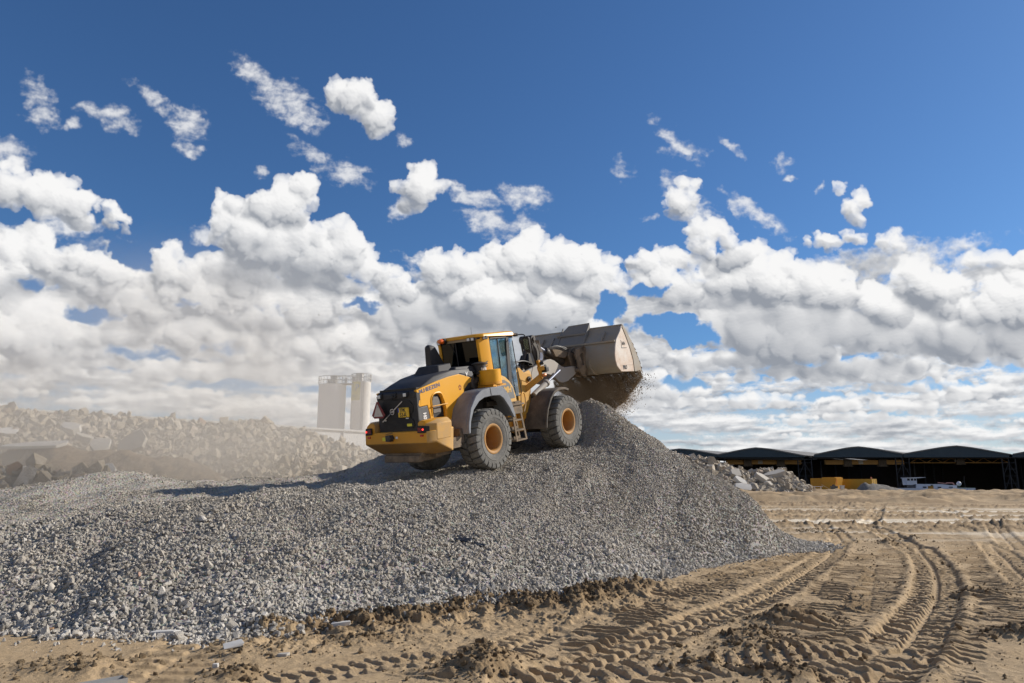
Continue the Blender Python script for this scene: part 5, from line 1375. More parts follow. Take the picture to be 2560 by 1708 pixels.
for s_ in (-1, 1):
    a, b = sorted((s_ * (HW - .005), s_ * (HW + .028)))
    c = MB(); c.prism(side, a, b); sp = c.build('side_plate', M_BSIDE, bk, bevel=.006)
    a, b = sorted((s_ * (HW + .026), s_ * (HW + .045)))
    c = MB(); c.prism([(7.24, 1.90), (7.74, 1.88), (7.68, 2.15), (7.44, 2.57), (7.20, 2.92), (6.97, 3.20), (6.74, 3.43), (6.68, 3.36), (6.86, 3.08), (7.06, 2.72), (7.22, 2.30)], a, b)
    c.build('side_cutter', M_STEEL, bk, bevel=.006)
    if s_ < 0:
        FB = lambda x, z: frame((x, -HW - .031, z), (1, 0, -.02), (.02, 0, 1))
        text('lettering', 'BriPe', .16, FB(6.56, 2.78), M_INK, sp, squash=.62, depth=.003)
        c = MB(); c.prism([(6.50, 2.94), (6.52, 2.94), (6.52, 2.70), (6.86, 2.69), (6.86, 2.675), (6.50, 2.68)], -HW - .033, -HW - .027); c.build('logo_bracket', M_INK, sp)
        text('lettering', 'PRO', .17, FB(6.46, 2.02), M_INK, sp, squash=.85, bold=.006, depth=.003)
        c = MB(); c.beam((6.30, -HW - .032, 2.16), (7.2, -HW - .032, 2.14), .006, .012); c.build('weld_seam', M_BSIDE, sp)
c = MB(); c.box(7.45, 7.80, -HW - .05, HW + .05, 1.862, 1.892); c.build('cutting_edge', M_STEEL, bk, bevel=.004)
c = MB(); c.cyl((6.69, -HW - .04, 3.42), (6.69, HW + .04, 3.42), .028); c.box(6.12, 6.2, -HW, HW, 2.90, 2.96)
for y in (-1.15, 1.15, .75): c.prism([(6.50, 3.23), (6.20, 2.98), (6.12, 2.90), (6.17, 3.04), (6.46, 3.28)], y - .02, y + .02)
c.prism([(6.06, 2.45), (5.98, 2.45), (5.98, 2.2), (6.2, 1.96), (6.5, 1.90), (6.6, 1.925)], -.75, -.71); c.prism([(6.06, 2.45), (5.98, 2.45), (5.98, 2.2), (6.2, 1.96), (6.5, 1.90), (6.6, 1.925)], .71, .75)
c.build('stiffener', M_STEEL, bk, bevel=.004)
c = MB(); c.hull([(x, y, z) for x in (6.66, 6.69) for y, z in ((.62, 3.30), (.28, 3.60), (-.50, 3.62), (-.50, 3.30))])
c.prism([(6.68, 3.62), (6.40, 3.30), (6.12, 2.92), (6.20, 2.92), (6.68, 3.38)], -.52, -.48); c.prism([(6.68, 3.55), (6.40, 3.25), (6.12, 2.92), (6.20, 2.92), (6.68, 3.38)], .48, .52)
c.hull([(6.16, y, 2.93) for y in (-.5, .95)] + [(6.20, y, 2.96) for y in (-.5, .95)] + [(6.45, y, z) for y, z in ((-.5, 3.30), (.62, 3.26))] + [(6.43, y, z) for y, z in ((-.5, 3.24), (.62, 3.20))])
c.hull([(6.42, y, z) for y, z in ((-.5, 3.28), (.62, 3.24))] + [(6.68, y, z) for y, z in ((-.5, 3.61), (.28, 3.60))] + [(6.66, y, z) for y, z in ((-.5, 3.50), (.5, 3.40))])
c.box(6.38, 6.46, -.5, .6, 3.25, 3.31)
c.build('spill_guard', mat_paint('dull_dark_steel', (.20, .195, .185), .6, .6, (.27, .24, .20), 1.5), bk, bevel=.008)

# ------------------------------------------------------------------ the driver, seated in the cab
def skin_body(name, joints, bones, mat, M, sub=1):
    me = bpy.data.meshes.new(name)
    names = list(joints); idx = {k: i for i, k in enumerate(names)}
    me.from_pydata([joints[k][0] for k in names], [(idx[a], idx[b]) for a, b in bones], [])
    o = bpy.data.objects.new(name, me); COL.objects.link(o)
    md = o.modifiers.new('skin', 'SKIN'); md.use_smooth_shade = True
    for i, k in enumerate(names):
        r = joints[k][1]; me.skin_vertices[0].data[i].radius = (r, r) if isinstance(r, float) else r
    me.skin_vertices[0].data[0].use_root = True
    s = o.modifiers.new('sub', 'SUBSURF'); s.levels = sub; s.render_levels = sub
    me.materials.append(mat); o.matrix_world = M
    return o
M_SKIN = Mat('skin').bsdf((.45, .27, .19), .5)
J = {'pelvis': ((.98, 0, 2.13), .15), 'waist': ((.96, 0, 2.28), .135), 'chest': ((.95, 0, 2.48), (.17, .13)), 'neck0': ((.97, 0, 2.63), .075), 'neck': ((.99, 0, 2.70), .055), 'head0': ((1.01, 0, 2.76), .078), 'head': ((1.015, 0, 2.84), .095), 'head2': ((1.01, 0, 2.90), .075),
     'chin': ((1.075, 0, 2.755), .035), 'nose': ((1.12, 0, 2.82), .015)}
B = [('pelvis', 'waist'), ('waist', 'chest'), ('chest', 'neck0'), ('neck0', 'neck'), ('neck', 'head0'), ('head0', 'head'), ('head', 'head2'), ('head0', 'chin'), ('head', 'nose')]
for s_, n in ((-1, 'r'), (1, 'l')):
    J.update({'sh' + n: ((.96, s_ * .19, 2.56), .065), 'el' + n: ((1.12, s_ * .27, 2.33), .045), 'wr' + n: ((1.36, s_ * .17, 2.38), .03), 'pm' + n: ((1.43, s_ * .15, 2.40), (.035, .018)),
              'hip' + n: ((1.02, s_ * .10, 2.12), .09), 'kn' + n: ((1.42, s_ * .15, 2.16), .065), 'an' + n: ((1.52, s_ * .14, 1.74), .045), 'ft' + n: ((1.66, s_ * .15, 1.70), .04)})
    B += [('chest', 'sh' + n), ('sh' + n, 'el' + n), ('el' + n, 'wr' + n), ('wr' + n, 'pm' + n), ('pelvis', 'hip' + n), ('hip' + n, 'kn' + n), ('kn' + n, 'an' + n), ('an' + n, 'ft' + n)]
    for k in range(4):
        y = s_ * (.128 + .017 * k)
        J['f%d' % k + n] = ((1.47, y, 2.405), .009); J['g%d' % k + n] = ((1.495 - .004 * abs(k - 1.5), y, 2.385), .008); J['h%d' % k + n] = ((1.485, y, 2.365), .007)
        B += [('pm' + n, 'f%d' % k + n), ('f%d' % k + n, 'g%d' % k + n), ('g%d' % k + n, 'h%d' % k + n)]
    J['t0' + n] = ((1.44, s_ * .118, 2.39), .010); J['t1' + n] = ((1.47, s_ * .105, 2.37), .008); B += [('pm' + n, 't0' + n), ('t0' + n, 't1' + n)]
drv = skin_body('person', J, B, M_SKIN, LM, 1)
tag(drv, 'driver in dark clothes and cap seated at the wheel inside the loader cab', 'person')
def cloth(name, keys, extra, mat):
    j = {k: (J[k][0], tuple(q + extra for q in (J[k][1] if isinstance(J[k][1], tuple) else (J[k][1],) * 2))) for k in keys}
    b = [(a, c_) for a, c_ in B if a in j and c_ in j]
    o = skin_body(name, j, b, mat, Matrix.Identity(4), 1); o.parent = drv; return o
cloth('jacket', ['chest', 'waist', 'pelvis', 'neck0', 'shr', 'elr', 'wrr', 'shl', 'ell', 'wrl'], .016, Mat('dark_cloth').bsdf((.03, .04, .06), .9))
cloth('trousers', ['pelvis', 'hipr', 'knr', 'anr', 'hipl', 'knl', 'anl'], .014, Mat('work_trousers').bsdf((.05, .05, .06), .9))
c = MB(); c.lathe([(.102, 2.855), (.108, 2.90), (.09, 2.955), (.03, 2.98)], (1.01, 0, 0), 'z', 20); c.hull([(1.05, -.08, 2.865), (1.05, .08, 2.865), (1.19, -.04, 2.85), (1.19, .04, 2.85), (1.1, 0, 2.885)])
cp_ = c.build('cap', bpy.data.materials['dark_cloth'], drv)

# ------------------------------------------------------------------ canal and barge sheds far right
def mat_water():
    m = Mat('canal_water'); p = m.geo()
    return m.bsdf((.02, .03, .03), .08, nrm=m.bump(m.noise(.8, 4, .6, p), .3, .1), spec=.5)
V = [(-2500, 191, -1.15), (2500, 191, -1.15), (2500, 420, -1.15), (-2500, 420, -1.15)]
tag(mesh_np('water', V, [(0, 1, 2, 3)], [mat_water()]), kind='structure')
FD = 285.0
M_TEAL = Mat('dark_teal_cladding'); _t = M_TEAL.tex()
_w = M_TEAL.n('ShaderNodeTexWave', {'Vector': _t, 'Scale': 1.6, 'Distortion': 0.0}, wave_type='BANDS', bands_direction='X').outputs[0]
M_TEAL = M_TEAL.bsdf(M_TEAL.mix(M_TEAL.noise(.15, 5, .6, _t), (.012, .034, .052), (.03, .06, .08)), .55, nrm=M_TEAL.bump(_w, .5, .15))
M_ROOF = mat_paint('roof_sheet', (.17, .165, .155), .7, .4, (.24, .22, .2), .08)
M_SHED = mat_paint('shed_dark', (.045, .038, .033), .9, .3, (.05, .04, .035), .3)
M_LATT = mat_paint('column_steel', (.022, .024, .028), .7, .3, (.12, .11, .1), .5)
M_CRANE = mat_paint('crane_yellow', (.42, .22, .05), .6, .4, (.2, .14, .08), .3)
SK = Vector((sin(radians(40)), cos(radians(40)), 0)) * 95
def shed(xl, xp, xr, yl, yp, yr, yeave, label, tower=True):
    r = empty('barge_shed', Matrix.Translation(Vector(P((xl + xr) / 2, 1230, FD)) * Vector((1, 1, 0))))
    tag(r, label, 'shed', 'sheds of the covered barge dock')
    inv = r.matrix_world.inverted()
    def W(px, py, D=FD): return inv @ Vector(P(px, py, D))
    n = 14; top = []
    for i in range(n + 1):      # gable line with a rounded crown
        x = xl + (xr - xl) * i / n
        e = yl + (yp - yl) * (x - xl) / (xp - xl) if x < xp else yr + (yp - yr) * (xr - x) / (xr - xp)
        e += 3.2 * math.exp(-((x - xp) / ((xr - xl) * .10)) ** 2) * .7
        top.append((x, e))
    c = MB(); f = [W(*q) for q in top]; e0, e1 = W(xr - 1, yeave), W(xl + 1, yeave)
    a = [(p.x, p.z) for p in f] + [(e0.x, e0.z), (e1.x, e1.z)]
    y = f[0].y; c.prism(a, y - .35, y + .1); c.build('gable', M_TEAL, r, smooth=0)
    c = MB(); b = c.bm; rows = []
    for dz in (0.12, -.35):
        for off in (Vector((0, -.6, 0)), SK): rows.append([b.verts.new(p + off + Vector((0, 0, dz + .25))) for p in f])
    for i in range(n):
        b.faces.new((rows[0][i], rows[0][i + 1], rows[1][i + 1], rows[1][i])); b.faces.new((rows[2][i], rows[3][i], rows[3][i + 1], rows[2][i + 1]))
        b.faces.new((rows[0][i], rows[2][i], rows[2][i + 1], rows[0][i + 1])); b.faces.new((rows[1][i], rows[1][i + 1], rows[3][i + 1], rows[3][i]))
    bmesh.ops.recalc_face_normals(b, faces=b.faces)
    c.build('roof', M_ROOF, r, smooth=0)
    base = Vector((0, 0, -1.2))
    pl, pr = W(xl, yl), W(xr, yr)
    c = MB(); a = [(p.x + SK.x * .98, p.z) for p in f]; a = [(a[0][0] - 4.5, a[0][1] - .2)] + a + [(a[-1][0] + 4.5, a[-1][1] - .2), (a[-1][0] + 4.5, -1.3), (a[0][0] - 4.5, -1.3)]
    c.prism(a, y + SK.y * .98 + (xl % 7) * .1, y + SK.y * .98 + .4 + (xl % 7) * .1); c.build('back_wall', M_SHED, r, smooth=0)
    c = MB(); c.beam((f[0].x, f[0].y + 1.5, (pl.z - 1)), (f[-1].x, f[-1].y + 1.5, (pr.z - 1)), .5, .8); c.build('eave_beam', M_LATT, r)
    # lattice columns at the right valley
    c = MB(); x0 = pr.x; y0 = pr.y + .6; zt = pr.z - 1.4
    for dx in (-2.6, 0, 2.6): c.beam((x0 + dx, y0, -1.2), (x0 + dx, y0, zt), .32, .32)
    for z in (1.8, 4.6, 7.2, 9.6): c.beam((x0 - 2.8, y0, z), (x0 + 2.8, y0, z), .22, .22)
    for za, zb in ((-1, 4.6), (4.6, 9.6)):
        c.beam((x0 - 2.6, y0 + .1, za), (x0, y0 + .1, zb), .18, .18); c.beam((x0 + 2.6, y0 + .1, za), (x0, y0 + .1, zb), .18, .18)
    c.beam((x0 - 4.8, y0, zt + .3), (x0 + 4.8, y0, zt + .3), .35, .3); c.beam((x0 - 4.6, y0, zt + .3), (x0 - .3, y0, zt + 1.6), .2, .2); c.beam((x0 + 4.6, y0, zt + .3), (x0 + .3, y0, zt + 1.6), .2, .2)
    c.beam((x0 - 4.7, y0, zt + .2), (x0 - 4.7, y0, zt + 1.9), .25, .25); c.beam((x0 + 4.7, y0, zt + .2), (x0 + 4.7, y0, zt + 1.9), .25, .25)
    for k in range(1, 5):
        q = SK * (k * .2); c.beam((x0 + q.x, y0 + q.y, -1.2), (x0 + q.x, y0 + q.y, zt), .5, .5)
    c.build('lattice_column', M_LATT, r)
    return r
SHEDS = [(1600, 1700, 1794, 1141, 1121, 1138, 'shed with a curved teal gable just right of the gravel slope'),
         (1794, 1891, 2012, 1138, 1118, 1141, 'second teal-gabled shed, above the end of the rubble heap'),
         (2034, 2140, 2256, 1138, 1115.5, 1136, 'teal-gabled shed directly behind the yellow containers'),
         (2257, 2387, 2522, 1136, 1113.5, 1137, 'widest teal-gabled shed, behind the white barge'),
         (2529, 2655, 2790, 1137, 1113, 1138, 'shed cut off by the right edge of the picture')]
for a in SHEDS: shed(*a[:6], 1143.5, a[6])
# left sheds of the row beyond the heap, bridge cranes under the eaves
def crane(x0, x1, ya, yb, label, truss=False):
    D = FD + 7
    A, B_ = Vector(P(x0, (ya + yb) / 2, D)), Vector(P(x1, (ya + yb) / 2, D)); h = (yb - ya) * D / FPX
    r = empty('bridge_crane', Matrix.Translation((A.x, A.y, A.z))); tag(r, label, 'crane', 'bridge cranes in the barge sheds')
    L_ = (B_ - A).length
    c = MB()
    if truss:
        c.beam((0, 0, h / 2), (L_, 0, h / 2), .5, .25); c.beam((0, 0, -h / 2), (L_, 0, -h / 2), .5, .3)
        for k in range(12): c.beam((L_ * k / 12, 0, h / 2 if k % 2 else -h / 2), (L_ * (k + 1) / 12, 0, -h / 2 if k % 2 else h / 2), .2, .2)
    else: c.beam((0, 0, 0), (L_, 0, 0), 1.2, h)
    c.build('girder', M_CRANE, r)
    for f in ((.28, .72) if not truss else (.5,)):
        c = MB(); c.box(L_ * f - 1.5, L_ * f + 1.5, -1.2, .6, -h * .75, h * .6); c.box(L_ * f - 1.9, L_ * f + 1.9, -1.3, -.5, -h * .95, -h * .75); c.build('trolley', mat_paint('crane_dark', (.06, .045, .03), .8, .3), r)
    c = MB(); c.box(L_ * .42, L_ * .42 + 1.8, -.72, -.62, -h * .4, h * .35) if not truss else c.box(L_ * .45, L_ * .45 + 1.8, -.5, -.42, -h * .3, h * .4); c.build('sign_board', mat_paint('dull_white_board', (.35, .33, .28), .6, .3), r)
    return r
crane(1815, 2002, 1150, 1161, 'brown-yellow bridge crane girder under the second shed')
crane(2062, 2258, 1150.5, 1161.5, 'brown-yellow bridge crane girder above the yellow containers')
crane(2275, 2520, 1146, 1157, 'lattice bridge crane girder above the white barge', True)
crane(1640, 1785, 1150, 1161, 'bridge crane girder half hidden by the gravel slope')

# ------------------------------------------------------------------ white barge
def barge():
    D = 262; s = D / FPX; o = Vector(P(2238, 1229, D)); r = empty('barge', Matrix.Translation(o))
    tag(r, 'white river barge with wheelhouse lying in front of the dark sheds', 'barge')
    z1 = lambda x, y: ((x / 10.68 - 18) * s, (1229 - (1180 + y / 10.68)) * s)
    Wt = mat_paint('ship_white', (.66, .68, .74), .5, .2, (.4, .4, .42), .3)
    c = MB(); a = [z1(190, 490), z1(235, 436), z1(1120, 440), z1(2050, 430), z1(2185, 432), z1(2195, 470), z1(2090, 495)]
    c.prism(a, -2.4, 2.6); h = c.build('hull', Wt, r)
    c = MB(); a = [z1(210, 492), z1(2100, 494), z1(2080, 540), z1(240, 540)]; c.prism(a, -2.36, 2.5); c.build('hull_bottom', mat_paint('red_bottom', (.16, .03, .03), .6, .3), h)
    c = MB(); c.prism([z1(1735, 425), z1(2185, 425), z1(2185, 434), z1(1735, 434)], -2.45, 2.6); c.build('bulwark_rail', mat_paint('green_rail', (.05, .14, .13), .5, .2), h)
    X = lambda x, y, d=-2.42: frame((z1(x, y)[0], d, z1(x, y)[1]), (1, 0, 0), (0, 0, 1))
    text('ship_name', 'JANNETJE  D', .50, X(1345, 478), M_INKB, h, depth=.01)
    c = MB(); c.prism([z1(690, 436), z1(700, 330), z1(1370, 334), z1(1560, 360), z1(1750, 362), z1(1750, 430)], -1.7, 1.9); d = c.build('deckhouse', Wt, r)
    for x0, x1_, y0, y1_ in ((855, 950, 395, 430), (1240, 1335, 402, 432), (1530, 1635, 400, 425)):
        c = MB(); c.prism([z1(x0, y0), z1(x1_, y0), z1(x1_, y1_), z1(x0, y1_)], -1.73, -1.68); c.build('window', M_INK, d)
    c = MB(); c.prism([z1(1070, 350), z1(1125, 350), z1(1125, 432), z1(1070, 432)], -1.76, -1.66); c.build('door', mat_paint('dark_green', (.02, .05, .03), .6, .2), d)
    c = MB(); c.prism([z1(470, 355), z1(455, 178), z1(725, 178), z1(725, 330), z1(590, 355)], -1.5, 1.5); w = c.build('wheelhouse', Wt, r)
    c = MB(); c.prism([z1(435, 182), z1(435, 170), z1(960, 158), z1(960, 164), z1(740, 182)], -1.8, 1.8); c.build('wheelhouse_roof', Wt, w)
    for x0, x1_ in ((475, 545), (572, 632), (655, 712)):
        c = MB(); c.prism([z1(x0, 190), z1(x1_, 190), z1(x1_, 245), z1(x0, 245)], -1.53, -1.48); c.build('window', M_INK, w)
    c = MB(); c.prism([z1(560, 340), z1(690, 300), z1(690, 436), z1(560, 436)], -1.2, 1.2); c.build('engine_casing', mat_paint('dark_blue_grey', (.06, .07, .09), .6, .2), r)
    c = MB(); a = z1(1880, 325); c.lathe([(.02, -.85), (.5, -.65), (.85, 0), (.5, .65), (.02, .85)], (a[0], 0, a[1]), 'z', 16); c.build('radar_dome', Wt, r, smooth=60)
    c = MB(); p = z1(1880, 430); c.beam((a[0], 0, a[1] - .6), (p[0], 0, p[1]), .3, .3); p, q = z1(1930, 320), z1(2030, 250); c.beam((p[0], 0, p[1]), (q[0], 0, q[1]), .12, .12); p = z1(2040, 130); c.beam((q[0], 0, q[1]), (p[0], 0, p[1]), .12, .12); p = z1(2045, 430); c.beam((q[0], 0, q[1]), (p[0], 0, p[1]), .15, .15); c.build('mast', M_LATT, r)
    c = MB(); p, q = z1(1310, 295), z1(1540, 318); c.beam((p[0], -.5, p[1]), (q[0], -.5, q[1]), .25, .18); p, q = z1(1540, 302), z1(1700, 302); c.beam((p[0], -.5, p[1]), (q[0], -.5, q[1]), .4, .35); p = z1(1735, 350); c.beam((q[0], -.5, q[1]), (p[0], -.5, p[1]), .3, .3); c.build('deck_crane', mat_paint('red_white', (.45, .22, .2), .5, .3), r)
barge()
def end_wall():
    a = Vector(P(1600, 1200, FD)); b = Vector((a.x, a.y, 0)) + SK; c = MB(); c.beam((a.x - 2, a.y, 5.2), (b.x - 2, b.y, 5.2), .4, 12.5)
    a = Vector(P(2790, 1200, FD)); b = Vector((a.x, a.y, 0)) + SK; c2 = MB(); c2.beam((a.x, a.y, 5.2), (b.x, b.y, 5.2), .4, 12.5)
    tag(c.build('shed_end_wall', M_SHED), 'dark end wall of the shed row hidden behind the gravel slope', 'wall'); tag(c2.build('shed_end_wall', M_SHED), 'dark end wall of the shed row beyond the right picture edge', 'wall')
end_wall()
def post_box():
    D = 186; a = P(2325, 1216, D); b = P(2335, 1227, D)
    c = MB(); c.hull([(x, y, z) for x in (a[0], b[0]) for y in (a[1], a[1] + 1) for z in (a[2], b[2] - .5)]); c.box(a[0] - .05, b[0] + .05, a[1] - .05, a[1] + 1.05, a[2], a[2] + .08)
    tag(c.build('cabinet', mat_paint('rusty_yellow', (.25, .16, .03), .7, .5, (.12, .08, .05), 1), bevel=.02), 'small rusty yellow box on the quay in front of the barge', 'cabinet')
post_box()

# ------------------------------------------------------------------ yellow containers and yard clutter
def ground_at(x, y): return float(sand_fields(np.array([x]), np.array([y]))[0][0])
M_CONT = mat_paint('container_yellow', (.62, .30, .02), .5, .35, (.35, .22, .08), .7)
M_CONT2 = mat_paint('container_ochre', (.50, .30, .03), .55, .4, (.28, .2, .09), .7)
def container(px, pyb, pyt, D, L_, Wd, yaw, mat, label, skip=False):
    q = P(px, pyb, D); t = P(px, pyt, D); h = t[2] - q[2] + .15
    r = empty('container', Matrix.Translation((q[0], q[1], q[2] - .15)) @ Matrix.Rotation(yaw, 4, 'Z')); tag(r, label, 'container', 'yellow containers on the far side of the yard')
    c = MB(); c.box(.06, L_ - .06, .06, Wd - .06, .1, h - .08)
    if skip: c.hull([(L_ - .1, .1, h - .1), (L_ - .1, Wd - .1, h - .1), (L_ - .1, .1, .9), (L_ - .1, Wd - .1, .9), (L_ + .35, .1, h - .1), (L_ + .35, Wd - .1, h - .1)])
    n = int(L_ / .28)
    for k in range(n): c.box(.1 + (L_ - .2) * k / n, .1 + (L_ - .2) * (k + .5) / n, .02, .08, .15, h - .12)
    b = c.build('body', mat, r)
    c = MB()
    for x in (0, L_ - .12):
        for y in (0, Wd - .12): c.box(x, x + .12, y, y + .12, 0, h)
    for z in (0, h - .12):
        for y in (0, Wd - .12): c.box(.12, L_ - .12, y + .002, y + .118, z + .002, z + .118)
        for x in (0, L_ - .12): c.box(x + .002, x + .118, .12, Wd - .12, z + .002, z + .118)
    c.build('frame', mat, r)
    for y0, y1 in ((.16, Wd / 2 - .02), (Wd / 2 + .02, Wd - .16)):
        c = MB(); c.box(L_ - .08, L_ - .02, y0, y1, .16, h - .16); d = c.build('door', mat, r)
        c = MB(); c.cyl((L_, (y0 + y1) / 2, .2), (L_, (y0 + y1) / 2, h - .2), .025, seg=6); c.build('lock_rod', M_LATT, d)
    return r
yw = radians(-24 - 27)
container(2028, 1225.5, 1196, 181, 3.6, 2.3, yw, M_CONT, 'leftmost, lower orange-yellow container beside the rubble heap')
r = container(2057, 1226, 1193.5, 176, 3.15, 3.3, yw, M_CONT, 'tallest yellow container, the one with a bright lit end', True)
container(2104, 1226, 1198, 178, 7.4, 2.4, yw, M_CONT2, 'long ochre container on the right with a corrugated side')
def clutter():
    D = 168
    def at(px, py): return Vector(P(px, py, D))
    a = at(2045, 1226); c = MB(); c.box(-1.0, 1.0, -.4, .4, .78, .88); c.hull([(-1.0, -.4, .84), (-1.0, .4, .84), (-1.9, 0, .78), (-1.0, 0, .9)])
    r = empty('trestle_table', Matrix.Translation(a)); tag(r, 'white trestle table standing in front of the leftmost yellow container', 'table'); c.build('table_top', M_WHITE, r)
    for x in (-.7, .7):
        c = MB(); c.beam((x, -.35, 0), (x, -.05, .80), .08, .08); c.beam((x, .35, 0), (x, .05, .80), .08, .08); c.build('leg', M_WHITE, r)
    a = at(2086, 1228); r = empty('waste_bin', Matrix.Translation(a)); tag(r, 'dark grey open bin full of scrap in front of the tallest container', 'bin')
    c = MB(); c.hull([(x, y, 0) for x in (-.5, .5) for y in (-.4, .4)] + [(x, y, 1.1) for x in (-.72, .72) for y in (-.5, .5)]); b = c.build('bin_body', mat_paint('bin_grey', (.09, .10, .095), .7, .3), r)
    c = MB(); c.hull([(-.5, -.3, 1.05), (.5, -.3, 1.05), (.2, .3, 1.4), (-.4, .2, 1.35), (0, 0, 1.5)]); c.build('scrap', M_DARK, r)
    a = at(2106, 1227); r = empty('waste_bin', Matrix.Translation(a)); tag(r, 'white wheeled bin right of the dark grey bin', 'bin')
    c = MB(); c.hull([(x, y, 0) for x in (-.28, .28) for y in (-.3, .3)] + [(x, y, 1.05) for x in (-.38, .38) for y in (-.4, .4)]); c.build('bin_body', mat_paint('bin_white', (.6, .64, .64), .5, .2), r)
    c = MB(); c.box(-.46, .46, -.45, .45, 1.05, 1.16); c.build('lid', mat_paint('bin_white_lid', (.55, .58, .58), .5, .2), r)
    a, b = at(2054, 1212), at(2078, 1225); c = MB(); c.beam(a, b, .09, .09); tag(c.build('plank', mat_paint('pale_wood', (.6, .45, .28), .7, .2)), 'long pale plank leaning towards the ground before the tallest container', 'plank')
    a = at(2092.5, 1216); c = MB(); c.cyl(a, a + Vector((0, 0, 1.6)), .06, seg=8); c.box(a.x - .12, a.x + .12, a.y - .12, a.y + .12, a.z - 1.1, a.z + .02); tag(c.build('marker_post', M_ORANGE), 'thin orange marker post beside the dark grey bin', 'post')
    a = at(2180, 1225); a.y = 182; a = Vector(P(2181, 1226, 182)); c = MB(); c.beam(a, a + Vector((0, 0, 3.2)), .35, .2); tag(c.build('warning_post', mat_paint('red_white_post', (.55, .22, .15), .6, .3)), 'tall reddish post at the right end of the long container', 'post')
    # low grey spoil mound
    xs = np.linspace(-6, 14, 60); ys = np.linspace(-4, 4, 26); X, Y = np.meshgrid(xs, ys); o = Vector(P(2165, 1228, 160))
    Z = 2.3 * np.exp(-((X - 1.5 * sstep(0, 8, X)) / np.where(X < 0, 1.6, 6.0)) ** 2 - (Y / 2.4) ** 2) * (.85 + .4 * fbm(X * .6 + 9, Y * .6, 4, 500)) - .25
    tag(mesh_np('soil_mound', np.stack([X + o.x, Y + o.y, Z + o.z], -1).reshape(-1, 3), grid_faces(26, 60), [mat_soil('grey_soil', (.16, .145, .125), (.27, .25, .22), 2)], smooth=True), 'low grey mound of spoil in front of the long ochre container', 'mound')
clutter()

# ------------------------------------------------------------------ white wall and silos behind the left rubble
def wall():
    Wm = Mat('white_corrugated'); t = Wm.tex()
    w = Wm.n('ShaderNodeTexWave', {'Vector': t, 'Scale': 1.5, 'Distortion': 0.0}, wave_type='BANDS', bands_direction='X', wave_profile='SIN').outputs[0]
    Wm = Wm.bsdf(Wm.mix(Wm.noise(.4, 5, .6, t), (.62, .62, .60), (.72, .72, .71)), .6, nrm=Wm.bump(w, .15, .03))
    a, b = Vector(P(212, 1037, 47)), Vector(P(905, 1081, 62))
    d = (b - a); d.z = 0; u = d.normalized(); L_ = d.length; a0 = a - u * 3; L_ += 10
    yaw = math.atan2(u.y, u.x); zt = (a.z + b.z) / 2
    r = empty('wall', Matrix.Translation((a0.x, a0.y, 0)) @ Matrix.Rotation(yaw, 4, 'Z')); tag(r, 'long white corrugated wall behind the pale rubble heap', 'wall')
    za, zb = a.z - .0, b.z
    hz = lambda x: za + (zb - za) * (x / L_)
    c = MB(); n = int(L_ / .18)
    pts = []
    for k in range(n):
        x = L_ * k / n; pts.append((x, -.003 if k % 2 else .0)); pts.append((x + .09, -.003 if k % 2 else .0))
    b_ = c.bm; lo = [b_.verts.new((x, y, 0)) for x, y in pts]; hi = [b_.verts.new((x, y, hz(x))) for x, y in pts]; lo2 = [b_.verts.new((x, .15, 0)) for x, y in pts]; hi2 = [b_.verts.new((x, .15, hz(x))) for x, y in pts]
    for i in range(len(pts) - 1):
        b_.faces.new((lo[i], lo[i + 1], hi[i + 1], hi[i])); b_.faces.new((hi[i], hi[i + 1], hi2[i + 1], hi2[i])); b_.faces.new((lo2[i], hi2[i], hi2[i + 1], lo2[i + 1]))
    c.build('wall_sheet', Wm, r, smooth=0)
    c = MB(); c.beam((0, .05, za + .06), (L_, .05, zb + .06), .34, .16); c.build('coping', Mat('coping_white').bsdf((.6, .6, .58), .6), r)
    k = 1.2
    pm = Mat('post_grey').bsdf((.50, .50, .50), .6)
    while k < L_:
        c = MB(); c.box(k, k + .10, -.10, -.03, 0, hz(k)); c.build('post', pm, r); k += 3.0
wall()
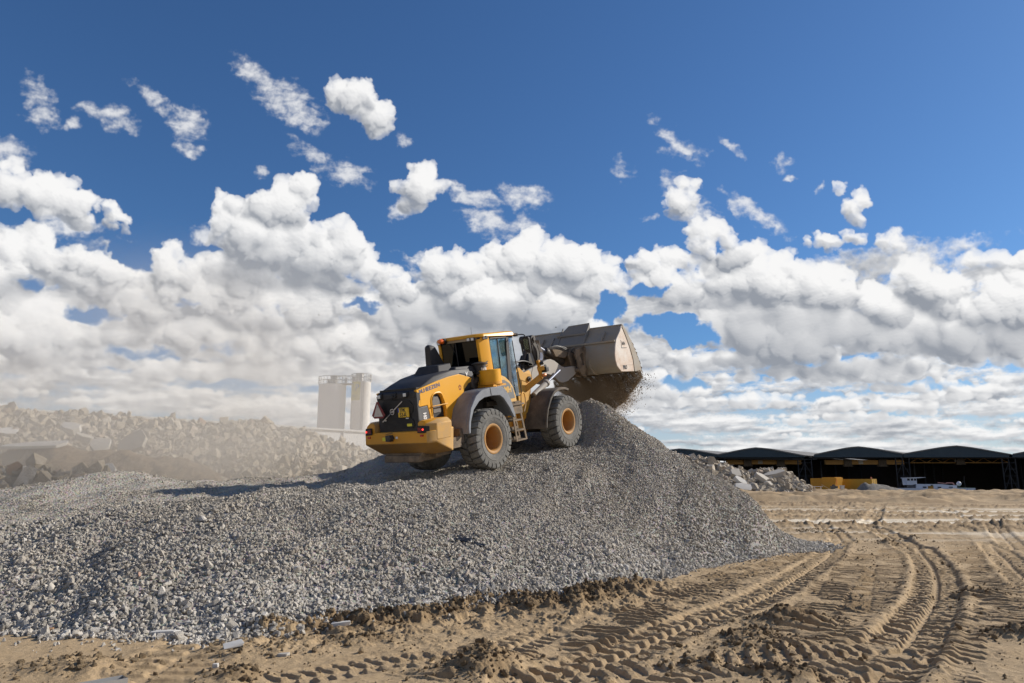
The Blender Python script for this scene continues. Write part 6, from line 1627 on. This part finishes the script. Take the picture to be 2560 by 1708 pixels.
def silos():
    D = 100; s = D / FPX
    Sm = mat_paint('silo_white', (.84, .83, .80), .45, .25, (.66, .63, .58), .25)
    Rm = mat_paint('silo_grey', (.40, .40, .39), .6, .3, (.4, .38, .34), .5)
    for (xa, xb, yt, yb_, lab) in ((794.5, 862, 963, 1079, 'left white concrete silo with a plain shell'), (879, 926.5, 956, 1079, 'right white silo with the yellow banner')):
        cx_, w = (xa + xb) / 2, (xb - xa) / 2
        base = Vector(P(cx_ - (2 if xa < 800 else 4), 1079, D)); rr = w * s; top = P(cx_ + 1, yt, D)[2]
        r = empty('silo', Matrix.Translation((base.x, base.y, 0))); tag(r, lab, 'silo', 'white silos beyond the wall')
        c = MB(); c.lathe([(rr, -.5), (rr, 5.6), (rr * 1.03, 5.62), (rr * 1.03, 5.75), (rr, 5.78), (rr, top - .1), (rr * 1.01, top - .08), (rr * 1.01, top)], (0, 0, 0), 'z', 48); sh = c.build('shell', Sm, r, smooth=40)
        if xa > 800:
            bn = MB(); z0, z1_ = P(0, 1003, D)[2], P(0, 957, D)[2]
            a0, a1 = radians(262 - 60), radians(262 + 14)
            V = []; n = 16
            for k in range(n + 1):
                q = a0 + (a1 - a0) * k / n
                V.append([bn.bm.verts.new(((rr + e) * cos(q), (rr + e) * sin(q), z)) for e, z in ((.03, z0), (.03, z1_), (.001, z1_), (.001, z0))])
            for A_, B_ in zip(V[:-1], V[1:]):
                for k in range(4): bn.bm.faces.new((A_[k], B_[k], B_[(k + 1) % 4], A_[(k + 1) % 4]))
            bmesh.ops.recalc_face_normals(bn.bm, faces=bn.bm.faces)
            bo_ = bn.build('banner', mat_paint('banner_yellow', (.58, .50, .12), .5, .3, (.5, .45, .3), .4), r)
            curved_text('P', rr + .035, 0, 0, z1_ - 1.25, 1.25, radians(244), mat_paint('banner_blue', (.12, .18, .38), .5, .3), bo_, sq=.95)
            curved_text('PETTE', rr + .035, 0, 0, z0 + .35, .55, radians(225), mat_paint('banner_grey', (.38, .34, .14), .5, .3), bo_, sq=.62)
            q0 = radians(262 - 62)
            c = MB(); c.hull([((rr + e) * cos(q), (rr + e) * sin(q), z) for e in (.004, .02) for q, z in ((q0, z0 - .1), (q0 + .45, z0 - .1), (q0, z0 - 3.4))]); c.build('grey_wedge', mat_paint('banner_wedge', (.33, .32, .30), .6, .2), r)
            c = MB()
            for k in range(22): c.beam((rr * cos(radians(286)) * 1.02 - .0, rr * sin(radians(286)) * 1.02, 3 + k * .55), (rr * cos(radians(296)) * 1.02, rr * sin(radians(296)) * 1.02, 3 + k * .55), .04, .05)
            for q in (286, 296): c.beam((rr * cos(radians(q)) * 1.03, rr * sin(radians(q)) * 1.03, 2.8), (rr * cos(radians(q)) * 1.03, rr * sin(radians(q)) * 1.03, top), .05, .05)
            c.build('ladder', Rm, r)
        c = MB(); n = 22
        for k in range(n):
            q = 2 * pi * k / n; R_ = rr * 1.02
            c.beam((R_ * cos(q), R_ * sin(q), top), (R_ * cos(q), R_ * sin(q), top + 1.05), .05, .05)
        for z in (.5, 1.05): c.lathe([(rr * 1.02, top + z - .03), (rr * 1.02 + .05, top + z - .03), (rr * 1.02 + .05, top + z + .03), (rr * 1.02, top + z + .03)], (0, 0, 0), 'z', 36, close=True)
        c.build('railing', Rm, r)
        dx = (-.2 if xa > 800 else .1) * rr
        c = MB(); c.box(dx - .42, dx + .42, -.4, .4, top + .1, top + 1.15); c.box(dx - .48, dx + .48, -.45, .45, top + 1.15, top + 1.22); c.box(dx - .9, dx - .6, -.3, .3, top, top + .7); c.build('filter_unit', Rm, r)
    a, b = Vector(P(862, 957.5, D - .5)), Vector(P(884, 957.5, D - .5))
    c = MB(); c.box(a.x - 1.6, b.x + 1.0, a.y - .5, a.y + .5, a.z - .25, a.z - .1)
    for k in range(9):
        x = a.x - 1.6 + k * .45
        for y in (-.5, .5): c.beam((x, a.y + y, a.z - .1), (x, a.y + y, a.z + .95), .05, .05)
    for y in (-.5, .5):
        for z in (.45, .95): c.beam((a.x - 1.6, a.y + y, a.z + z), (b.x + 1.0, a.y + y, a.z + z), .05, .05)
    tag(c.build('footbridge', Rm), 'railed steel footbridge joining the tops of the two silos', 'footbridge')
silos()

# ------------------------------------------------------------------ single slabs on the rubble, debris on the sand
M_SLAB = mat_paint('pale_concrete', (.60, .58, .54), .85, .4, (.42, .36, .28), 1.2)
M_SLAB2 = mat_paint('grey_concrete', (.44, .41, .36), .85, .5, (.38, .32, .25), 1.2)
def slab(px, py, D, w, d, t, rx, ry, rz, mat, label, name='concrete_slab', cat='slab', seed=0):
    r = np.random.default_rng(seed + int(px)); o = Vector(P(px, py, D)); c = MB(); n = 7
    a = [2 * pi * k / n for k in range(n)]; R = [1 + .25 * (r.random() - .5) for _ in a]
    pts = []
    for z in (-t / 2, t / 2):
        for q, k in zip(a, R):
            e = max(abs(cos(q)), abs(sin(q))); pts.append((w / 2 * cos(q) / e * k, d / 2 * sin(q) / e * k, z * (1 + .2 * r.random())))
    c.hull(pts); ob = c.build(name, mat, bevel=min(t, w, d) * .06, smooth=0)
    ob.location = o; ob.rotation_euler = (radians(rx), radians(ry), radians(rz)); tag(ob, label, cat); return ob
slab(90, 1113, 28.9, 2.3, 1.0, 0.10, 14, -3, 8, M_SLAB, 'long flat pale slab lying above the brown soil bank at the far left')
slab(250, 1114, 29.8, 0.765, 0.6375, 0.238, 60, 10, 15, M_SLAB, 'white triangular slab standing just above the brown soil bank')
slab(178, 1070, 32, 0.8925, 0.51, 0.255, 35, 12, -12, M_SLAB, 'pale blunt block midway up the left rubble heap')
slab(210, 1095, 31, 0.68, 0.425, 0.2125, 20, 15, 30, M_SLAB2, 'tilted grey slab right above the long flat slab')
slab(330, 1110, 30.6, 1.105, 0.935, 0.17, 55, -25, 10, M_SLAB2, 'large thin slab leaning in the dust left of the rubble centre')
slab(92, 1192, 25.5, 1.53, 0.85, 0.425, 25, 6, 5, M_SLAB2, 'big dusty slab near the foot of the left rubble, behind the gravel edge')
slab(265, 1187, 25.6, 0.765, 0.68, 0.34, 50, -20, 20, M_SLAB, 'upright pale slab near the foot of the brown bank')
slab(20, 1083, 33, 0.85, 0.68, 0.255, 30, 0, 30, M_SLAB, 'flat pale slab at the left edge of the rubble heap')
slab(1858, 1220, 122.84, 2.9216, 1.328, 0.664, 50, 10, 5, M_SLAB, 'bright white slab at the foot of the right rubble heap')
slab(1850, 1203, 129.48, 2.3904, 1.1952, 0.664, 45, 35, 0, M_SLAB, 'white wedge standing above the bright slab of the right rubble heap')
slab(1936, 1186, 137.78, 4.2496, 1.5936, 0.7968, 15, -14, 15, M_SLAB2, 'long flat slab on the crest of the right rubble heap')
slab(1912, 1199, 132.8, 3.984, 2.1248, 0.664, 30, 28, 10, M_SLAB2, 'large leaning slab below the crest of the right rubble heap')
slab(1838, 1184, 136.12, 2.1248, 1.7264, 0.7968, 50, 5, 20, M_SLAB2, 'grey block high in the middle of the right rubble heap')
slab(1794, 1209, 126.16, 1.7264, 2.2576, 0.664, 60, -15, 0, M_SLAB2, 'upright grey slab where the right rubble meets the gravel slope')
def on_sand(px, py):
    q = G(px, py, .03); z = ground_at(q[0], q[1]); return G(px, py, z)
def debris(px, py, w, d, t, rz, mat, label, name, cat, tilt=4):
    q = on_sand(px, py); r = np.random.default_rng(int(px * 7 + py)); c = MB()
    pts = [((w / 2) * sx * (1 + .12 * r.normal()), (d / 2) * sy * (1 + .12 * r.normal()), (t / 2) * sz * (1 + .15 * r.normal())) for sx in (-1, 1) for sy in (-1, 1) for sz in (-1, 1)]
    c.hull(pts); ob = c.build(name, mat, bevel=t * .12, smooth=0)
    ob.location = (q[0], q[1], q[2] + t * .35); ob.rotation_euler = (radians(tilt), radians(-tilt), radians(rz)); tag(ob, label, cat)
debris(413, 1589, .34, .13, .07, -6, M_SLAB, 'long white broken block at the toe of the gravel, left part of the sand', 'broken_block', 'block', 3)
debris(584, 1614, .20, .14, .025, 25, M_SLAB, 'thin white board fragment lying on the sand below the gravel toe', 'board_fragment', 'board', 12)
debris(122, 1583, .10, .08, .07, 20, mat_paint('brown_stone', (.30, .17, .08), .8, .3), 'rusty brown stone at the left end of the gravel toe', 'stone', 'stone')
debris(855, 1563, .22, .07, .05, 8, M_SLAB, 'narrow white fragment where the gravel meets the brown spoil ridge', 'broken_block', 'block')
debris(297, 1573, .16, .10, .08, 0, mat_paint('tan_stone', (.42, .36, .28), .8, .3), 'tan flat lump between the gravel stones at the toe', 'stone', 'stone')
debris(708, 1643, .12, .07, .05, -10, M_SLAB2, 'grey stone alone on the smooth sand below the cone-shaped sand pile', 'stone', 'stone')
debris(1469, 1630, .10, .07, .06, 10, M_SLAB, 'pale stone between the tread prints in the foreground', 'stone', 'stone')
debris(375, 1666, .15, .035, .03, -40, mat_paint('dark_stick', (.14, .11, .08), .8, .3), 'short dark stick half buried in the left foreground sand', 'stick', 'stick', 0)
debris(1812, 1395, .22, .06, .04, -8, M_SLAB, 'small pale plank piece at the right end of the gravel toe', 'plank_piece', 'plank')
debris(539, 1668, .05, .04, .04, 0, M_SLAB, 'small white pebble on the tread-marked sand at lower left', 'stone', 'stone')
def profile_beam():
    a, b = on_sand(150, 1738), on_sand(312, 1708)
    d = Vector(b - a); L_ = d.length
    c = MB(); c.prism([(-.075, 0), (-.075, .05), (-.068, .05), (-.068, .007), (.068, .007), (.068, .05), (.075, .05), (.075, 0)], 0, L_, axis=0)
    ob = c.build('metal_profile', mat_paint('galvanised', (.27, .28, .29), .4, .4, (.4, .34, .27), 3), smooth=0)
    ob.location = (a[0], a[1], a[2] + .01); ob.rotation_euler = (0, -math.asin(max(-.3, min(.3, d.z / L_))), math.atan2(d.y, d.x)); tag(ob, 'grey U-shaped metal profile lying at the bottom left edge of the sand', 'metal profile')
profile_beam()
def scrap(px, py, D, w, label):
    o = P(px, py, D); r = np.random.default_rng(int(px)); n = 9
    X, Y = np.meshgrid(np.linspace(-1, 1, n), np.linspace(-1, 1, n)); x = X * w + o[0]; y = Y * w * .5 + o[1]
    z = heap_z(x, y) + .045 + fbm(X * 2 + 3, Y * 2, 3, int(px)) * .10
    ob = mesh_np('plastic_scrap', np.stack([x, y, z], -1).reshape(-1, 3), grid_faces(n, n), [Mat('black_plastic_film').bsdf((.015, .018, .024), .35)], smooth=True)
    s = ob.modifiers.new('s', 'SOLIDIFY'); s.thickness = .004; tag(ob, label, 'plastic scrap')
def heap_hit(px, py):
    d = ray(px, py); t = np.linspace(8, 24, 900); x, y, z = d[0] * t, d[1] * t, d[2] * t + CAMH
    k = np.argmax(heap_z(x, y) > z); return t[k] * d[1]
for px, py, w, l in ((1160, 1355, .14, 'left crumpled black plastic scrap in the middle of the gravel face'), (1200, 1368, .11, 'right, smaller black plastic scrap in the middle of the gravel face')): scrap(px, py, heap_hit(px, py), w, l)
# gulls
for px, py, D, lab in ((797, 788, 60, 'tiny dark bird in the clouds right of the big white cloud'), (859, 835, 66, 'tiny dark bird low in the clouds above the silos'), (998, 767, 70, 'tiny dark bird in the sky above and left of the cab'), (1390, 819, 38, 'tiny dark bird just left of the raised bucket')):
    o = Vector(P(px, py, D)); c = MB(); s = D / 60 * .13
    c.hull([(-s * .9, 0, 0), (s * .9, 0, 0), (0, -s * .25, 0), (0, s * .25, 0), (0, 0, -s * .2)]); c.hull([(0, -s * .1, 0), (0, s * .1, 0), (-.2 * s, -1.6 * s, .5 * s), (-.45 * s, -1.55 * s, .5 * s), (-.2 * s, -.1 * s, .08 * s)]); c.hull([(0, -s * .1, 0), (0, s * .1, 0), (-.2 * s, 1.6 * s, .5 * s), (-.45 * s, 1.55 * s, .5 * s), (-.2 * s, .1 * s, .08 * s)])
    ob = c.build('bird', M_INK); ob.location = o; ob.rotation_euler = (0, 0, radians(px * 7 % 180)); tag(ob, lab, 'bird')

# ------------------------------------------------------------------ soil pouring from the bucket
def falling_soil():
    A, B_ = LW(7.62, -1.63, 1.86), LW(7.62, 1.63, 1.86)
    u = (B_ - A)[:2]; Lw = np.hypot(*u); u = u / Lw; nrm = np.array([u[1], -u[0]])
    if nrm[0] < 0: nrm = -nrm        # away from the machine
    def hit(px, py, off=0.0):
        d = ray(px, py); a = A[:2] + nrm * off
        t = (a @ nrm) / (d[:2] @ nrm); return np.array([d[0] * t, d[1] * t, d[2] * t + CAMH])
    z5 = lambda x, y: (1360 + x / 5.6, 780 + y / 5.6)
    poly = [(120, 930), (400, 890), (700, 860), (1000, 835), (1340, 815), (1375, 905), (1325, 985), (1280, 1045), (1235, 1110), (1185, 1165), (1150, 1235), (1085, 1285), (1010, 1340), (965, 1425), (900, 1410), (700, 1310), (520, 1275), (330, 1180), (150, 1080)]
    r = np.random.default_rng(99); N = 420000
    qx = r.uniform(130, 1420, N); qy = r.uniform(800, 1440, N)
    ins = np.zeros(N, bool); j = len(poly) - 1
    for i in range(len(poly)):
        (xi, yi), (xj, yj) = poly[i], poly[j]
        ins ^= ((yi > qy) != (yj > qy)) & (qx < (xj - xi) * (qy - yi) / (yj - yi + 1e-9) + xi); j = i
    # fringe towards the lower right
    along = (qx * .55 + qy * .84); across = (qx * .84 - qy * .55)
    st = fbm(across / 55, along / 420, 4, 600)
    keep = ins & (r.random(N) < np.clip(.8 + 1.8 * st, .3, 1))
    qx, qy, st = qx[keep], qy[keep], st[keep]
    edge = np.abs(r.normal(size=len(qx))) ** 1.5
    qx = qx + edge * 9 + r.normal(size=len(qx)) * 4; qy = qy + edge * 5 * (r.random(len(qx)) - .2)
    n1 = len(qx)
    # strays
    k = 1300; t = r.random(k); sx = 1360 - 420 * t + np.abs(r.normal(size=k)) * 105; sy = 880 + 560 * t + r.normal(size=k) * 60 + 40
    qx = np.r_[qx, sx]; qy = np.r_[qy, sy]
    off = r.normal(size=len(qx)) * .22
    d = np.stack([(1360 + qx / 5.6 - CX) / FPX, (CY - (780 + qy / 5.6)) / FPX], -1)
    c, s = cos(TH), sin(TH); dx, dy, dz = d[:, 0], c - d[:, 1] * s, s + d[:, 1] * c
    an = A[:2] @ nrm + off
    tt = an / (dx * nrm[0] + dy * nrm[1])
    pts = np.stack([dx * tt, dy * tt, dz * tt + CAMH], -1)
    size = np.clip(np.exp(r.normal(size=len(qx)) * .45) * .0050, .0025, .02)
    size[n1:] = np.clip(np.exp(r.normal(size=k) * .5) * .010, .004, .026)
    # clods clinging to the mouth of the bucket
    cl = []
    for i in range(420):
        f = r.random(); x = 7.72 - 1.0 * f ** 1.5 + .05 * r.normal(); z = 1.93 + 1.45 * f + .03 * r.normal()
        q = np.array([(7.74, 1.90), (7.68, 2.15), (7.44, 2.57), (7.20, 2.92)]); zz = r.uniform(1.9, 2.95); xx = np.interp(zz, q[:, 1], q[:, 0])
        cl.append(LW(xx + .03 + .03 * r.random(), -1.63 + abs(r.normal()) * .12 - .02, zz))
    for i in range(2600):
        y = r.uniform(-1.6, 1.6); f = r.random(); cl.append(LW(6.9 + .85 * f, y, 1.93 + (1 - f) * .75 * (.6 + .4 * r.random())))
    cl = np.array(cl); cs = np.r_[r.uniform(.015, .045, 420), r.uniform(.03, .09, 2600)]
    pts = np.concatenate([pts, cl]); size = np.r_[size, cs]; n = len(pts)
    m = Mat('falling_soil'); rn = m.attr('tint', 'INSTANCER')
    m = m.bsdf(m.ramp(rn, [(0., (.07, .052, .034)), (.5, (.20, .15, .095)), (1., (.38, .29, .19))]), .95, spec=.1)
    protos = [proto_rock('clod', 700 + i, m, n=9) for i in range(4)]
    o = stone_object('falling_soil', np.zeros((0, 3)), np.zeros((0, 4), int), np.zeros(0), pts, size, r.uniform(0, 2 * pi, (n, 3)), np.clip(r.normal(.5, .22, n) + np.r_[1.1 * st, np.zeros(n - len(st))], 0, 1), np.zeros(n), protos, [m])
    tag(o, 'brown soil pouring in a curtain from the raised bucket onto the heap', 'falling soil', kind='stuff')
falling_soil()

# ------------------------------------------------------------------ dust: a cloud of its own over the left rubble, and one round the pouring soil
def dust(name, lo, hi, dens, col, nscale, stretch, label, centre, fall, seed=0.0):
    bm = bmesh.new(); bmesh.ops.create_cube(bm, size=1.0)
    lo, hi = Vector(lo), Vector(hi)
    for v in bm.verts: v.co = Vector([(lo[i] + hi[i]) / 2 + v.co[i] * (hi[i] - lo[i]) for i in range(3)])
    me = bpy.data.meshes.new(name); bm.to_mesh(me); bm.free(); o = bpy.data.objects.new(name, me); COL.objects.link(o)
    m = Mat(name); p = m.geo()
    q = m.n('ShaderNodeVectorMath', {0: p, 1: centre}, operation='SUBTRACT').outputs[0]
    q = m.n('ShaderNodeVectorMath', {0: q, 1: fall}, operation='DIVIDE').outputs[0]
    l = m.n('ShaderNodeVectorMath', {0: q}, operation='LENGTH').outputs['Value']
    f = m.n('ShaderNodeMapRange', {0: l, 1: 1.0, 2: .25, 3: 0.0, 4: 1.0}, interpolation_type='SMOOTHSTEP').outputs[0]
    nz = m.noise(nscale, 4, .55, p, stretch)
    k = m.n('ShaderNodeMapRange', {0: nz, 1: .34, 2: .68, 3: .25, 4: 1.0}).outputs[0]
    d = m.math('MULTIPLY', m.math('MULTIPLY', f, k), dens)
    v = m.n('ShaderNodeVolumePrincipled', {'Color': (*col, 1), 'Density': d, 'Anisotropy': 0.0})
    m.t.links.new(v.outputs[0], m.out.inputs['Volume']); me.materials.append(m.m)
    tag(o, label, 'dust', kind='stuff'); return o
dust('dust_cloud', (-33, 20.5, .3), (-.3, 35, 13.0), .21, (1.0, .93, .82), .16, (1, 1, 1.6), 'pale dust drifting over the left rubble heap', (-13, 27, 1.5), (17.5, 7.5, 10.5))
dust('dust_cloud', (.8, 22.0, 3.2), (4.5, 27.0, 5.75), 2.9, (.56, .43, .29), 2.2, (1, 1, .6), 'brown dust in the curtain of soil under the bucket', (2.75, 24.5, 4.85), (1.75, 1.5, 1.05))
